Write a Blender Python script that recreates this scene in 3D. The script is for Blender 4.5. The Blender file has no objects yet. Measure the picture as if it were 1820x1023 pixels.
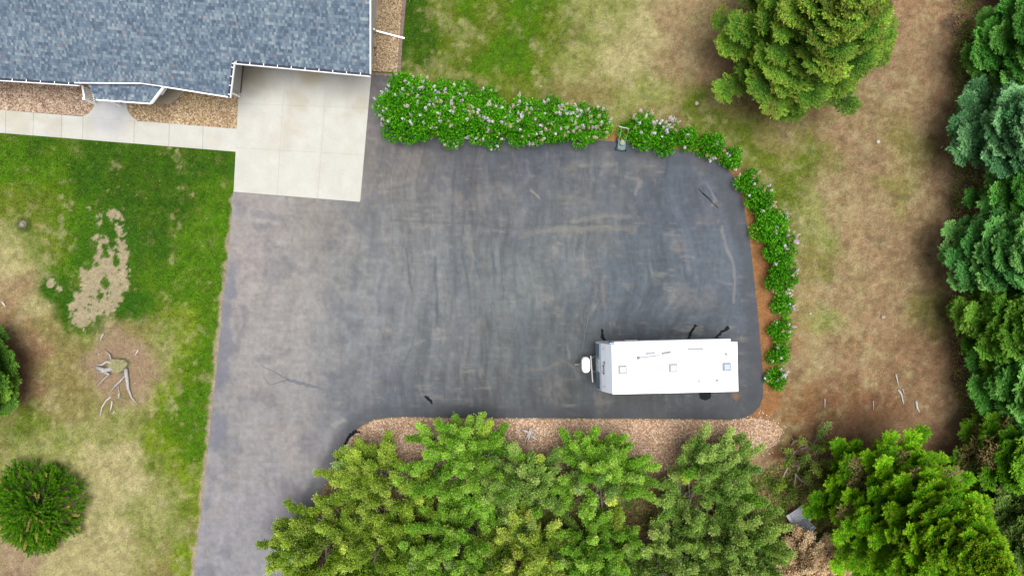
import bpy, bmesh, math, random
import numpy as np
from mathutils import Vector, Matrix
from mathutils.geometry import delaunay_2d_cdt

S = bpy.context.scene
COL = S.collection
PI = math.pi
# ------------------------------------------------------------------ camera
H = 36.0            # metres above the ground
F = 1200.0          # focal length in pixels of the 1820 wide photograph
cam_d = bpy.data.cameras.new("camera"); cam = bpy.data.objects.new("camera", cam_d); COL.objects.link(cam)
cam.location = (0, 0, H); cam.rotation_euler = (0, 0, 0)
cam_d.sensor_width = 36.0; cam_d.lens = 36.0 * F / 1820.0
cam_d.clip_start = 0.5; cam_d.clip_end = 2000
S.camera = cam
# ------------------------------------------------------------------ sky and sun
SUN_EL, SUN_AZ = math.radians(83), math.radians(125)     # azimuth clockwise from +Y
w = bpy.data.worlds.new("World"); S.world = w; w.use_nodes = True
nt = w.node_tree; nt.nodes.clear()
out = nt.nodes.new("ShaderNodeOutputWorld"); bg = nt.nodes.new("ShaderNodeBackground")
sky = nt.nodes.new("ShaderNodeTexSky"); sky.sky_type = 'NISHITA'; sky.sun_disc = False
sky.sun_elevation = SUN_EL; sky.sun_rotation = SUN_AZ; sky.dust_density = 4.0
hs = nt.nodes.new("ShaderNodeHueSaturation"); hs.inputs['Saturation'].default_value = 0.22
nt.links.new(sky.outputs[0], hs.inputs['Color']); nt.links.new(hs.outputs[0], bg.inputs[0]); nt.links.new(bg.outputs[0], out.inputs[0])
bg.inputs[1].default_value = 0.085
sd = bpy.data.lights.new("sun", 'SUN'); sd.energy = 2.9; sd.angle = math.radians(45); sd.color = (1.0, 0.98, 0.955)
sun = bpy.data.objects.new("sun", sd); COL.objects.link(sun)
sdir = Vector((math.sin(SUN_AZ) * math.cos(SUN_EL), math.cos(SUN_AZ) * math.cos(SUN_EL), math.sin(SUN_EL)))
sun.rotation_euler = sdir.to_track_quat('Z', 'Y').to_euler()
S.view_settings.view_transform = 'Standard'; S.view_settings.look = 'None'
S.view_settings.gamma = 1.0; S.view_settings.use_curve_mapping = False
S.view_settings.exposure = 1.0
S.cycles.max_bounces = 12; S.cycles.diffuse_bounces = 8; S.cycles.transmission_bounces = 8; S.cycles.transparent_max_bounces = 4
K = 2.6            # sunlit and skylit surface brightness per unit albedo

# ------------------------------------------------------------------ helpers
def P(px, py, z=0.0):
    s = F / (H - z)
    return Vector(((px - 910) / s, (511.5 - py) / s, z))

def PX(x, y):       # ground metres -> photo pixel coordinates
    return x * F / H + 910, 511.5 - y * F / H

def lin(c):
    c = np.asarray(c, float) / 255.0
    return np.where(c <= 0.04045, c / 12.92, ((c + 0.055) / 1.055) ** 2.4)

def alb(*c):        # seen sRGB -> albedo
    return lin(c) / K

def hsh(ix, iy, seed):
    h = (ix.astype(np.int64) * 374761393 + iy.astype(np.int64) * 668265263 + seed * 974634777) & 0xFFFFFFFF
    h = ((h ^ (h >> 13)) * 1274126177) & 0xFFFFFFFF
    h = h ^ (h >> 16)
    return (h & 0xFFFFFF) / float(0xFFFFFF)

def vn(x, y, seed=0):
    ix = np.floor(x); iy = np.floor(y); fx = x - ix; fy = y - iy
    fx = fx * fx * (3 - 2 * fx); fy = fy * fy * (3 - 2 * fy)
    a = hsh(ix, iy, seed); b = hsh(ix + 1, iy, seed); c = hsh(ix, iy + 1, seed); d = hsh(ix + 1, iy + 1, seed)
    return (a * (1 - fx) + b * fx) * (1 - fy) + (c * (1 - fx) + d * fx) * fy

def fbm(x, y, size, octv=4, seed=0, gain=0.55):
    t = 0; amp = 1; tot = 0; f = 1.0 / size
    for i in range(octv):
        a = 0.6 * i + seed
        xr = x * math.cos(a) - y * math.sin(a); yr = x * math.sin(a) + y * math.cos(a)
        t = t + amp * vn(xr * f + 17.3 * i, yr * f + 9.1 * i, seed + i); tot += amp; amp *= gain; f *= 2.03
    return t / tot

def stn(x, y, sx, sy, seed, octv=3):     # stretched noise, no rotation
    t = 0; amp = 1; tot = 0
    for i in range(octv):
        t = t + amp * vn(x / sx * 2 ** i + 5.2 * i, y / sy * 2 ** i + 3.7 * i, seed + i); tot += amp; amp *= 0.6
    return t / tot

def sm(a, b, x):
    t = np.clip((x - a) / (b - a), 0, 1); return t * t * (3 - 2 * t)

def mixc(c, d, t):
    return c * (1 - t[:, None]) + np.asarray(d)[None, :] * t[:, None] if np.ndim(d) == 1 else c * (1 - t[:, None]) + d * t[:, None]

def tag(o, label=None, cat=None, group=None, kind=None):
    if label: o["label"] = label
    if cat: o["category"] = cat
    if group: o["group"] = group
    if kind: o["kind"] = kind
    return o

def empty(name, loc=(0, 0, 0), rz=0.0):
    o = bpy.data.objects.new(name, None); COL.objects.link(o); o.location = loc; o.rotation_euler = (0, 0, rz)
    o.empty_display_size = 0.3
    return o

def link(name, me, mat=None, parent=None, smooth=False):
    o = bpy.data.objects.new(name, me); COL.objects.link(o)
    if mat is not None and not me.materials: me.materials.append(mat)
    if parent is not None: o.parent = parent
    if smooth:
        me.polygons.foreach_set("use_smooth", np.ones(len(me.polygons), bool)); me.update()
    return o

def mesh_np(name, co, faces, nper, col=None):
    """co Nx3, faces Mxk index array."""
    me = bpy.data.meshes.new(name)
    co = np.ascontiguousarray(co, dtype=np.float32); faces = np.ascontiguousarray(faces, dtype=np.int32)
    me.vertices.add(len(co)); me.vertices.foreach_set("co", co.ravel())
    m = len(faces); me.loops.add(m * nper); me.loops.foreach_set("vertex_index", faces.ravel())
    me.polygons.add(m); me.polygons.foreach_set("loop_start", np.arange(0, m * nper, nper, dtype=np.int32))
    me.update(calc_edges=True)
    if col is not None:
        at = me.color_attributes.new("Col", 'FLOAT_COLOR', 'POINT')
        c4 = np.ones((len(co), 4), np.float32); c4[:, :3] = col
        at.data.foreach_set("color", c4.ravel())
    return me

class B:
    """collects shapes into one mesh"""
    def __init__(s): s.bm = bmesh.new()
    def box(s, c, d, rz=0, mtx=None, bev=0.0):
        r = bmesh.ops.create_cube(s.bm, size=1.0)
        M = Matrix.Translation(c) @ Matrix.Rotation(rz, 4, 'Z') @ Matrix.Diagonal((d[0], d[1], d[2], 1))
        if mtx: M = mtx @ M
        bmesh.ops.transform(s.bm, matrix=M, verts=r['verts'])
        if bev:
            es = list({e for v in r['verts'] for e in v.link_edges})
            bmesh.ops.bevel(s.bm, geom=es, offset=bev, segments=2, affect='EDGES', profile=0.5)
        return s
    def bar(s, a, b, wd, ht=None, roll=0):
        a = Vector(a); b = Vector(b); ht = ht or wd; d = b - a
        q = d.to_track_quat('X', 'Z')
        M = Matrix.Translation((a + b) / 2) @ q.to_matrix().to_4x4() @ Matrix.Rotation(roll, 4, 'X') @ Matrix.Diagonal((d.length, wd, ht, 1))
        r = bmesh.ops.create_cube(s.bm, size=1.0); bmesh.ops.transform(s.bm, matrix=M, verts=r['verts']); return s
    def cyl(s, a, b, r1, r2=None, n=12):
        a = Vector(a); b = Vector(b); d = b - a
        r = bmesh.ops.create_cone(s.bm, cap_ends=True, segments=n, radius1=r1, radius2=r1 if r2 is None else r2, depth=d.length)
        M = Matrix.Translation((a + b) / 2) @ d.to_track_quat('Z', 'Y').to_matrix().to_4x4()
        bmesh.ops.transform(s.bm, matrix=M, verts=r['verts']); return s
    def tube(s, pts, radii, n=7, jit=0.0, seed=0):
        rng = random.Random(seed); pts = [Vector(p) for p in pts]; rings = []
        for i, p in enumerate(pts):
            d = (pts[min(i + 1, len(pts) - 1)] - pts[max(i - 1, 0)])
            d = d.normalized() if d.length > 1e-6 else Vector((0, 0, 1))
            q = d.to_track_quat('Z', 'Y'); ring = []
            for k in range(n):
                a = 2 * PI * k / n; rr = radii[i] * (1 + rng.uniform(-jit, jit))
                ring.append(s.bm.verts.new(p + q @ Vector((math.cos(a) * rr, math.sin(a) * rr, 0))))
            rings.append(ring)
        for i in range(len(rings) - 1):
            for k in range(n):
                s.bm.faces.new((rings[i][k], rings[i][(k + 1) % n], rings[i + 1][(k + 1) % n], rings[i + 1][k]))
        s.bm.faces.new(rings[0][::-1]); s.bm.faces.new(rings[-1]); return s
    def poly(s, top, z0=None, thick=None):
        """prism from a list of 3D points, extruded straight down"""
        t = [s.bm.verts.new(p) for p in top]
        b = [s.bm.verts.new((p[0], p[1], (z0 if z0 is not None else p[2] - thick))) for p in top]
        n = len(t); s.bm.faces.new(t); s.bm.faces.new(b[::-1])
        for i in range(n): s.bm.faces.new((t[i], b[i], b[(i + 1) % n], t[(i + 1) % n]))
        return s
    def ext(s, prof, y0, y1):
        """x,z profile extruded along y"""
        a = [s.bm.verts.new((p[0], y0, p[1])) for p in prof]; b = [s.bm.verts.new((p[0], y1, p[1])) for p in prof]
        n = len(a); s.bm.faces.new(a); s.bm.faces.new(b[::-1])
        for i in range(n): s.bm.faces.new((a[i], b[i], b[(i + 1) % n], a[(i + 1) % n]))
        return s
    def build(s, name, mat, parent=None, smooth=False, bev=0.0):
        if bev: bmesh.ops.bevel(s.bm, geom=s.bm.edges[:], offset=bev, segments=2, affect='EDGES', profile=0.5)
        bmesh.ops.recalc_face_normals(s.bm, faces=s.bm.faces)
        me = bpy.data.meshes.new(name); s.bm.to_mesh(me); s.bm.free()
        return link(name, me, mat, parent, smooth)

# ------------------------------------------------------------------ materials
def new_mat(name):
    m = bpy.data.materials.new(name); m.use_nodes = True
    n = m.node_tree; b = n.nodes['Principled BSDF']; return m, n, b

def plain(name, rgb, rough=0.6, metal=0.0, noise=0.0, scale=8.0, bump=0.0, spec=0.5):
    m, n, b = new_mat(name); b.inputs['Roughness'].default_value = rough; b.inputs['Metallic'].default_value = metal
    b.inputs['Specular IOR Level'].default_value = spec
    c = tuple(float(v) for v in rgb) + (1,)
    b.inputs['Base Color'].default_value = c
    tc = n.nodes.new('ShaderNodeTexCoord')
    nz = n.nodes.new('ShaderNodeTexNoise'); nz.inputs['Scale'].default_value = scale; nz.inputs['Detail'].default_value = 5
    n.links.new(tc.outputs['Object'], nz.inputs['Vector'])
    if noise:
        mr = n.nodes.new('ShaderNodeMapRange'); mr.inputs['From Min'].default_value = .25; mr.inputs['From Max'].default_value = .75
        mr.inputs['To Min'].default_value = 1 - noise; mr.inputs['To Max'].default_value = 1 + noise
        n.links.new(nz.outputs['Fac'], mr.inputs['Value'])
        vm = n.nodes.new('ShaderNodeVectorMath'); vm.operation = 'SCALE'; vm.inputs[0].default_value = c[:3]
        n.links.new(mr.outputs[0], vm.inputs['Scale']); n.links.new(vm.outputs[0], b.inputs['Base Color'])
    if bump:
        bp = n.nodes.new('ShaderNodeBump'); bp.inputs['Strength'].default_value = 0.6; bp.inputs['Distance'].default_value = bump
        n.links.new(nz.outputs['Fac'], bp.inputs['Height']); n.links.new(bp.outputs[0], b.inputs['Normal'])
    return m

def vcol(name, layers, rough=0.9, bumps=(), spec=0.2, trans=0.0):
    """colour attribute times fine noise layers (scale, amount)"""
    m, n, b = new_mat(name); b.inputs['Roughness'].default_value = rough; b.inputs['Specular IOR Level'].default_value = spec
    at = n.nodes.new('ShaderNodeAttribute'); at.attribute_name = 'Col'
    tc = n.nodes.new('ShaderNodeTexCoord'); cur = at.outputs['Color']; hs_ = []
    for sc, am, stretch in layers:
        mp = n.nodes.new('ShaderNodeMapping'); mp.inputs['Scale'].default_value = stretch
        n.links.new(tc.outputs['Object'], mp.inputs['Vector'])
        nz = n.nodes.new('ShaderNodeTexNoise'); nz.inputs['Scale'].default_value = sc; nz.inputs['Detail'].default_value = 3
        n.links.new(mp.outputs[0], nz.inputs['Vector'])
        mr = n.nodes.new('ShaderNodeMapRange'); mr.inputs['From Min'].default_value = .28; mr.inputs['From Max'].default_value = .72
        mr.inputs['To Min'].default_value = 1 - am; mr.inputs['To Max'].default_value = 1 + am; mr.clamp = False
        n.links.new(nz.outputs['Fac'], mr.inputs['Value'])
        vm = n.nodes.new('ShaderNodeVectorMath'); vm.operation = 'SCALE'
        n.links.new(cur, vm.inputs[0]); n.links.new(mr.outputs[0], vm.inputs['Scale']); cur = vm.outputs[0]; hs_.append(nz)
    n.links.new(cur, b.inputs['Base Color'])
    if bumps:
        bp = n.nodes.new('ShaderNodeBump'); bp.inputs['Strength'].default_value = bumps[0]; bp.inputs['Distance'].default_value = bumps[1]
        n.links.new(hs_[-1].outputs['Fac'], bp.inputs['Height']); n.links.new(bp.outputs[0], b.inputs['Normal'])
    if trans:
        tr = n.nodes.new('ShaderNodeBsdfTranslucent'); mx = n.nodes.new('ShaderNodeMixShader'); mx.inputs[0].default_value = trans
        o = n.nodes['Material Output']; n.links.new(cur, tr.inputs['Color'])
        n.links.new(b.outputs[0], mx.inputs[1]); n.links.new(tr.outputs[0], mx.inputs[2]); n.links.new(mx.outputs[0], o.inputs['Surface'])
    return m

def gravel_mat(name, size, cols, bump=0.03):
    m, n, b = new_mat(name); b.inputs['Roughness'].default_value = 0.85; b.inputs['Specular IOR Level'].default_value = 0.25
    tc = n.nodes.new('ShaderNodeTexCoord')
    vo = n.nodes.new('ShaderNodeTexVoronoi'); vo.inputs['Scale'].default_value = 1.0 / size; vo.voronoi_dimensions = '2D'
    n.links.new(tc.outputs['Object'], vo.inputs['Vector'])
    sp = n.nodes.new('ShaderNodeSeparateColor'); n.links.new(vo.outputs['Color'], sp.inputs[0])
    cr = n.nodes.new('ShaderNodeValToRGB'); cr.color_ramp.interpolation = 'LINEAR'
    els = cr.color_ramp.elements
    while len(els) < len(cols): els.new(0.5)
    for i, c in enumerate(cols):
        els[i].position = i / (len(cols) - 1); els[i].color = tuple(float(v) * 1.3 for v in alb(*c)) + (1,)
    n.links.new(sp.outputs[0], cr.inputs[0])
    nz = n.nodes.new('ShaderNodeTexNoise'); nz.inputs['Scale'].default_value = 1.1; nz.inputs['Detail'].default_value = 5
    n.links.new(tc.outputs['Object'], nz.inputs['Vector'])
    mr = n.nodes.new('ShaderNodeMapRange'); mr.inputs['From Min'].default_value = .3; mr.inputs['From Max'].default_value = .7
    mr.inputs['To Min'].default_value = .82; mr.inputs['To Max'].default_value = 1.15
    n.links.new(nz.outputs['Fac'], mr.inputs['Value'])
    vm = n.nodes.new('ShaderNodeVectorMath'); vm.operation = 'SCALE'
    n.links.new(cr.outputs[0], vm.inputs[0]); n.links.new(mr.outputs[0], vm.inputs['Scale']); n.links.new(vm.outputs[0], b.inputs['Base Color'])
    inv = n.nodes.new('ShaderNodeMath'); inv.operation = 'SUBTRACT'; inv.inputs[0].default_value = 1.0
    n.links.new(vo.outputs['Distance'], inv.inputs[1])
    bp = n.nodes.new('ShaderNodeBump'); bp.inputs['Strength'].default_value = 0.8; bp.inputs['Distance'].default_value = bump
    n.links.new(inv.outputs[0], bp.inputs['Height']); n.links.new(bp.outputs[0], b.inputs['Normal'])
    return m

def shingle_mat():
    m, n, b = new_mat('asphalt_shingles'); b.inputs['Roughness'].default_value = 0.9; b.inputs['Specular IOR Level'].default_value = 0.2
    N = n.nodes.new; L = n.links.new
    tc = N('ShaderNodeTexCoord'); se = N('ShaderNodeSeparateXYZ'); L(tc.outputs['Object'], se.inputs[0])
    def mth(op, a, bb=None):
        k = N('ShaderNodeMath'); k.operation = op
        for i, v in enumerate((a, bb)):
            if v is None: continue
            if isinstance(v, (int, float)): k.inputs[i].default_value = v
            else: L(v, k.inputs[i])
        return k.outputs[0]
    v = mth('DIVIDE', se.outputs[1], 0.135); row = mth('FLOOR', v); fr = mth('FRACT', v)
    w1 = N('ShaderNodeTexWhiteNoise'); w1.noise_dimensions = '1D'; L(row, w1.inputs['W'])
    def layer(width, off):
        u = mth('ADD', mth('DIVIDE', se.outputs[0], width), mth('MULTIPLY', w1.outputs[0], 7.31 + off)); c = mth('FLOOR', u)
        cb = N('ShaderNodeCombineXYZ'); L(c, cb.inputs[0]); L(row, cb.inputs[1]); cb.inputs[2].default_value = off
        w2 = N('ShaderNodeTexWhiteNoise'); w2.noise_dimensions = '3D'; L(cb.outputs[0], w2.inputs['Vector']); return w2.outputs['Value']
    a = layer(0.105, 1.0); d = layer(0.42, 5.0); e = layer(0.9, 9.0)
    nz = N('ShaderNodeTexNoise'); nz.inputs['Scale'].default_value = 0.9; nz.inputs['Detail'].default_value = 4; L(tc.outputs['Object'], nz.inputs['Vector'])
    t = mth('ADD', mth('ADD', mth('MULTIPLY', a, 0.55), mth('MULTIPLY', d, 0.2)), mth('MULTIPLY', e, 0.12))
    t = mth('ADD', t, mth('MULTIPLY', mth('SUBTRACT', nz.outputs['Fac'], 0.5), 0.25))
    cr = N('ShaderNodeValToRGB'); els = cr.color_ramp.elements
    st = [(0.12, (92, 109, 128)), (0.36, (113, 132, 152)), (0.54, (129, 147, 164)), (0.72, (155, 170, 179)), (0.92, (186, 197, 197))]
    while len(els) < len(st): els.new(0.5)
    for i, (p, c) in enumerate(st): els[i].position = p; els[i].color = tuple(float(q) for q in alb(*c)) + (1,)
    L(t, cr.inputs[0])
    # a sprinkle of warm granules
    w3 = layer(0.2, 21.0); warm = mth('GREATER_THAN', w3, 0.98)
    mx = N('ShaderNodeMix'); mx.data_type = 'RGBA'; L(mth('MULTIPLY', warm, 0.4), mx.inputs['Factor']); L(cr.outputs[0], mx.inputs['A'])
    mx.inputs['B'].default_value = tuple(float(q) for q in alb(165, 150, 150)) + (1,)
    L(mx.outputs['Result'], b.inputs['Base Color'])
    hgt = mth('SUBTRACT', mth('MULTIPLY', a, 0.35), fr)
    bp = N('ShaderNodeBump'); bp.inputs['Strength'].default_value = 0.7; bp.inputs['Distance'].default_value = 0.02
    L(hgt, bp.inputs['Height']); L(bp.outputs[0], b.inputs['Normal'])
    return m

M_GROUND = vcol('grass_and_soil', [(3.2, .16, (1, 1, 1)), (11, .24, (1, 1, 1)), (30, .30, (1, 1, 1))], bumps=(.7, .04), spec=.04)
M_ASPH = vcol('asphalt', [(2.4, .05, (1, .35, 1)), (9, .06, (1, 1, 1)), (38, .13, (1, 1, 1))], rough=.85, bumps=(.35, .006), spec=.3)
M_TAR = plain('tar', alb(40, 42, 46), .95, noise=.15, spec=.1)
M_CONC = vcol('concrete', [(1.3, .045, (1, 1, 1)), (8, .03, (1, 1, 1)), (60, .04, (1, 1, 1))], rough=.9, bumps=(.25, .003))
M_LEAF = vcol('leaves', [(2.0, .10, (1, 1, 1))], rough=.65, spec=.08, trans=.54)
M_NEEDLE = vcol('needles', [(1.6, .10, (1, 1, 1))], rough=.7, spec=.08, trans=.55)
M_GRASS = vcol('grass_blades', [(2.0, .08, (1, 1, 1))], rough=.9, spec=.03, trans=.15)
M_FLOWER = vcol('blossom', [(3, .05, (1, 1, 1))], rough=.7, trans=.25)
M_BARK = plain('bark', alb(128, 112, 98), .95, noise=.25, scale=14, bump=.02)
M_TWIG = plain('grey_bark', alb(205, 190, 176), .95, noise=.2)
M_GREYWOOD = plain('weathered_wood', alb(232, 226, 222), .9, noise=.22, scale=9, bump=.012)
M_WHITE = plain('white_paint', (.80, .80, .80), .45, noise=.03, scale=3)
M_TRAILER = plain('trailer_skin', (.50, .54, .60), .4, noise=.02, scale=2)
M_GUTTER = plain('gutter_white', (.72, .72, .74), .5)
M_GUTTER_IN = plain('gutter_inside', alb(60, 64, 84), .8)
M_WALL = plain('beige_siding', alb(240, 236, 230), .8, noise=.03, scale=2)
M_SHINGLE = shingle_mat()
M_BLACK = plain('rubber', (.02, .02, .022), .8)
M_DARK = plain('dark_metal', (.05, .055, .06), .6, noise=.2)
M_TEAL = plain('teal_plastic', (.02, .075, .08), .5)
M_STEEL = plain('steel', (.5, .5, .5), .4, metal=.8)
M_GLASS = plain('tinted_window', alb(112, 140, 170), .12, spec=.8)
M_VENT = plain('vent_plastic', alb(176, 190, 205), .5)
M_VENTFRAME = plain('vent_frame', (.17, .18, .20), .6)
M_TAN = plain('tan_plastic', alb(190, 170, 130), .6)
M_PALE = plain('pale_plastic', alb(175, 172, 150), .6, noise=.2)
M_CHAIR = plain('grey_painted_wood', alb(205, 210, 222), .8, noise=.2, scale=12)
M_STONE = plain('stone', alb(200, 180, 160), .9, noise=.2, scale=20, bump=.01)
M_PAVER = plain('paver_brick', alb(158, 132, 122), .9, noise=.25, scale=7, bump=.006)
M_GRAVEL_A = gravel_mat('river_rock', .075, [(136, 108, 88), (168, 138, 114), (184, 156, 130), (202, 178, 154), (224, 208, 190)])
M_GRAVEL_B = gravel_mat('gold_rock', .07, [(132, 104, 78), (166, 136, 102), (182, 154, 120), (200, 176, 146), (222, 206, 180)])
M_GRAVEL_C = gravel_mat('pink_rock', .065, [(148, 112, 84), (178, 138, 106), (192, 154, 122), (208, 176, 148), (230, 212, 190)])

# ------------------------------------------------------------------ ground
GP = {'G1': (66, 108, 4), 'G2': (88, 134, 2), 'Y': (134, 158, 40), 'O': (118, 136, 44), 'T': (196, 186, 132), 'TO': (158, 162, 92),
      'BO': (150, 140, 84), 'B': (170, 141, 108), 'TB': (174, 149, 112), 'R': (168, 134, 102), 'RO': (160, 120, 84), 'D': (162, 134, 110),
      'PK': (176, 150, 122), 'DR': (176, 142, 112), 'RB': (148, 108, 80)}
GC = [(60,270,'G1'),(200,270,'G1'),(330,285,'G1'),(10,300,'G2'),(60,315,'G2'),(150,330,'G1'),(300,360,'G1'),(385,330,'G2'),(385,400,'G2'),(330,450,'G2'),
 (270,430,'G1'),(250,340,'G1'),(395,300,'G1'),(15,350,'O'),(60,385,'O'),(40,440,'TO'),(90,440,'O'),(135,390,'G2'),(20,500,'TB'),(60,545,'T'),(20,460,'T'),
 (115,465,'G2'),(95,515,'G1'),(120,560,'G1'),(155,590,'O'),(235,545,'G1'),(270,500,'G2'),(340,520,'G2'),(325,560,'Y'),(385,560,'G2'),(365,620,'G2'),(320,600,'Y'),
 (250,590,'BO'),(215,600,'PK'),(235,640,'PK'),(180,650,'PK'),(285,650,'PK'),(300,625,'TO'),(250,700,'PK'),(205,710,'BO'),(130,620,'BO'),(75,590,'BO'),
 (30,560,'R'),(55,620,'R'),(50,700,'R'),(15,590,'R'),(90,660,'BO'),(120,720,'BO'),(60,760,'O'),(150,770,'TO'),(230,750,'TO'),(300,700,'Y'),(340,690,'G2'),
 (300,760,'G2'),(350,760,'G2'),(345,810,'G2'),(375,700,'G2'),(270,780,'Y'),(215,800,'T'),(240,850,'T'),(190,850,'T'),(160,800,'T'),(120,790,'TO'),(280,820,'O'),(300,870,'TO'),
 (345,860,'Y'),(240,920,'TO'),(200,940,'T'),(170,990,'T'),(100,1015,'T'),(40,1015,'PK'),(270,980,'TO'),(320,940,'TO'),(335,1000,'Y'),(290,1030,'BO'),(60,800,'TO'),
 (740,20,'G1'),(735,100,'G1'),(765,150,'O'),(790,20,'O'),(800,70,'O'),(760,60,'G1'),(820,10,'G2'),(830,60,'O'),(960,110,'O'),(900,80,'G2'),(780,120,'O'),(310,650,'Y'),(325,640,'G2'),(285,770,'Y'),(320,840,'Y'),(270,710,'Y'),(330,730,'G2'),(310,790,'Y'),(355,900,'Y'),(330,900,'O'),(60,345,'O'),(360,560,'G2'),(350,500,'G2'),(370,450,'G2'),(310,500,'G2'),(230,380,'G1'),(80,300,'G2'),(30,270,'G2'),(850,100,'G2'),(870,40,'O'),(950,20,'G2'),(905,110,'G2'),(875,75,'G2'),(930,70,'G2'),(985,60,'O'),
 (1010,120,'TO'),(950,150,'O'),(830,140,'BO'),(900,165,'O'),(1050,40,'TO'),(1040,90,'TO'),(1100,15,'TO'),(1100,100,'T'),(1150,60,'T'),(1200,30,'TB'),(1200,110,'TB'),(1240,60,'TB'),
 (1250,130,'B'),(1000,175,'BO'),(1060,170,'BO'),(1100,190,'TO'),(1150,160,'TO'),(1180,200,'BO'),(1240,190,'O'),(1270,240,'O'),(1320,250,'O'),(1300,190,'BO'),(1350,280,'O'),
 (1280,270,'BO'),(1320,310,'BO'),(1390,250,'BO'),(1430,290,'O'),(1400,340,'O'),(1440,360,'TO'),(1470,290,'BO'),(1480,250,'B'),(1450,420,'TO'),(1500,330,'TB'),(1440,470,'BO'),(1500,400,'TB'),
 (1500,470,'TB'),(1460,520,'TB'),(1450,580,'TO'),(1550,280,'B'),(1550,380,'TB'),(1550,450,'B'),(1600,330,'BO'),(1610,430,'B'),(1620,250,'BO'),(1590,160,'B'),(1610,60,'B'),(1600,10,'R'),
 (1650,100,'B'),(1660,200,'B'),(1660,10,'R'),(1690,160,'R'),(1720,60,'DR'),(1740,150,'D'),(1700,260,'R'),(1715,330,'D'),(1650,330,'B'),(1660,420,'B'),(1690,420,'R'),(1700,500,'DR'),(1600,520,'B'),
 (1640,560,'BO'),(1560,570,'B'),(1500,560,'B'),(1620,640,'R'),(1680,610,'R'),(1700,680,'DR'),(1550,640,'R'),(1480,630,'B'),(1430,640,'TB'),(1500,700,'RB'),(1430,700,'RO'),(1560,720,'RB'),(1640,720,'R'),
 (1620,800,'R'),(1660,840,'DR'),(1700,900,'DR'),(1700,760,'DR'),(1760,400,'DR'),(1790,700,'DR'),(1790,200,'DR'),(1760,960,'D'),(1400,780,'RO'),(1350,830,'DR'),(1280,850,'DR'),(1430,850,'DR'),(1500,850,'D'),
 (1150,880,'D'),(1000,900,'D'),(850,880,'D'),(700,880,'R'),(900,980,'D'),(1200,980,'DR'),(1400,950,'RB'),(1500,980,'D'),(650,980,'D'),(560,1000,'D'),(1400,70,'DR'),(1480,60,'R'),(1420,180,'R'),
 (1380,600,'RO'),(1365,480,'RO')]
GXY = np.array([(a, b) for a, b, _ in GC], float); GCOL = np.array([alb(*GP[k]) for *_, k in GC])

def seg_dist(px, py, pts):
    d = np.full(px.shape, 1e9)
    for (x0, y0), (x1, y1) in zip(pts[:-1], pts[1:]):
        vx, vy = x1 - x0, y1 - y0; L2 = vx * vx + vy * vy + 1e-9
        t = np.clip(((px - x0) * vx + (py - y0) * vy) / L2, 0, 1)
        d = np.minimum(d, np.hypot(px - x0 - t * vx, py - y0 - t * vy))
    return d

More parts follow.
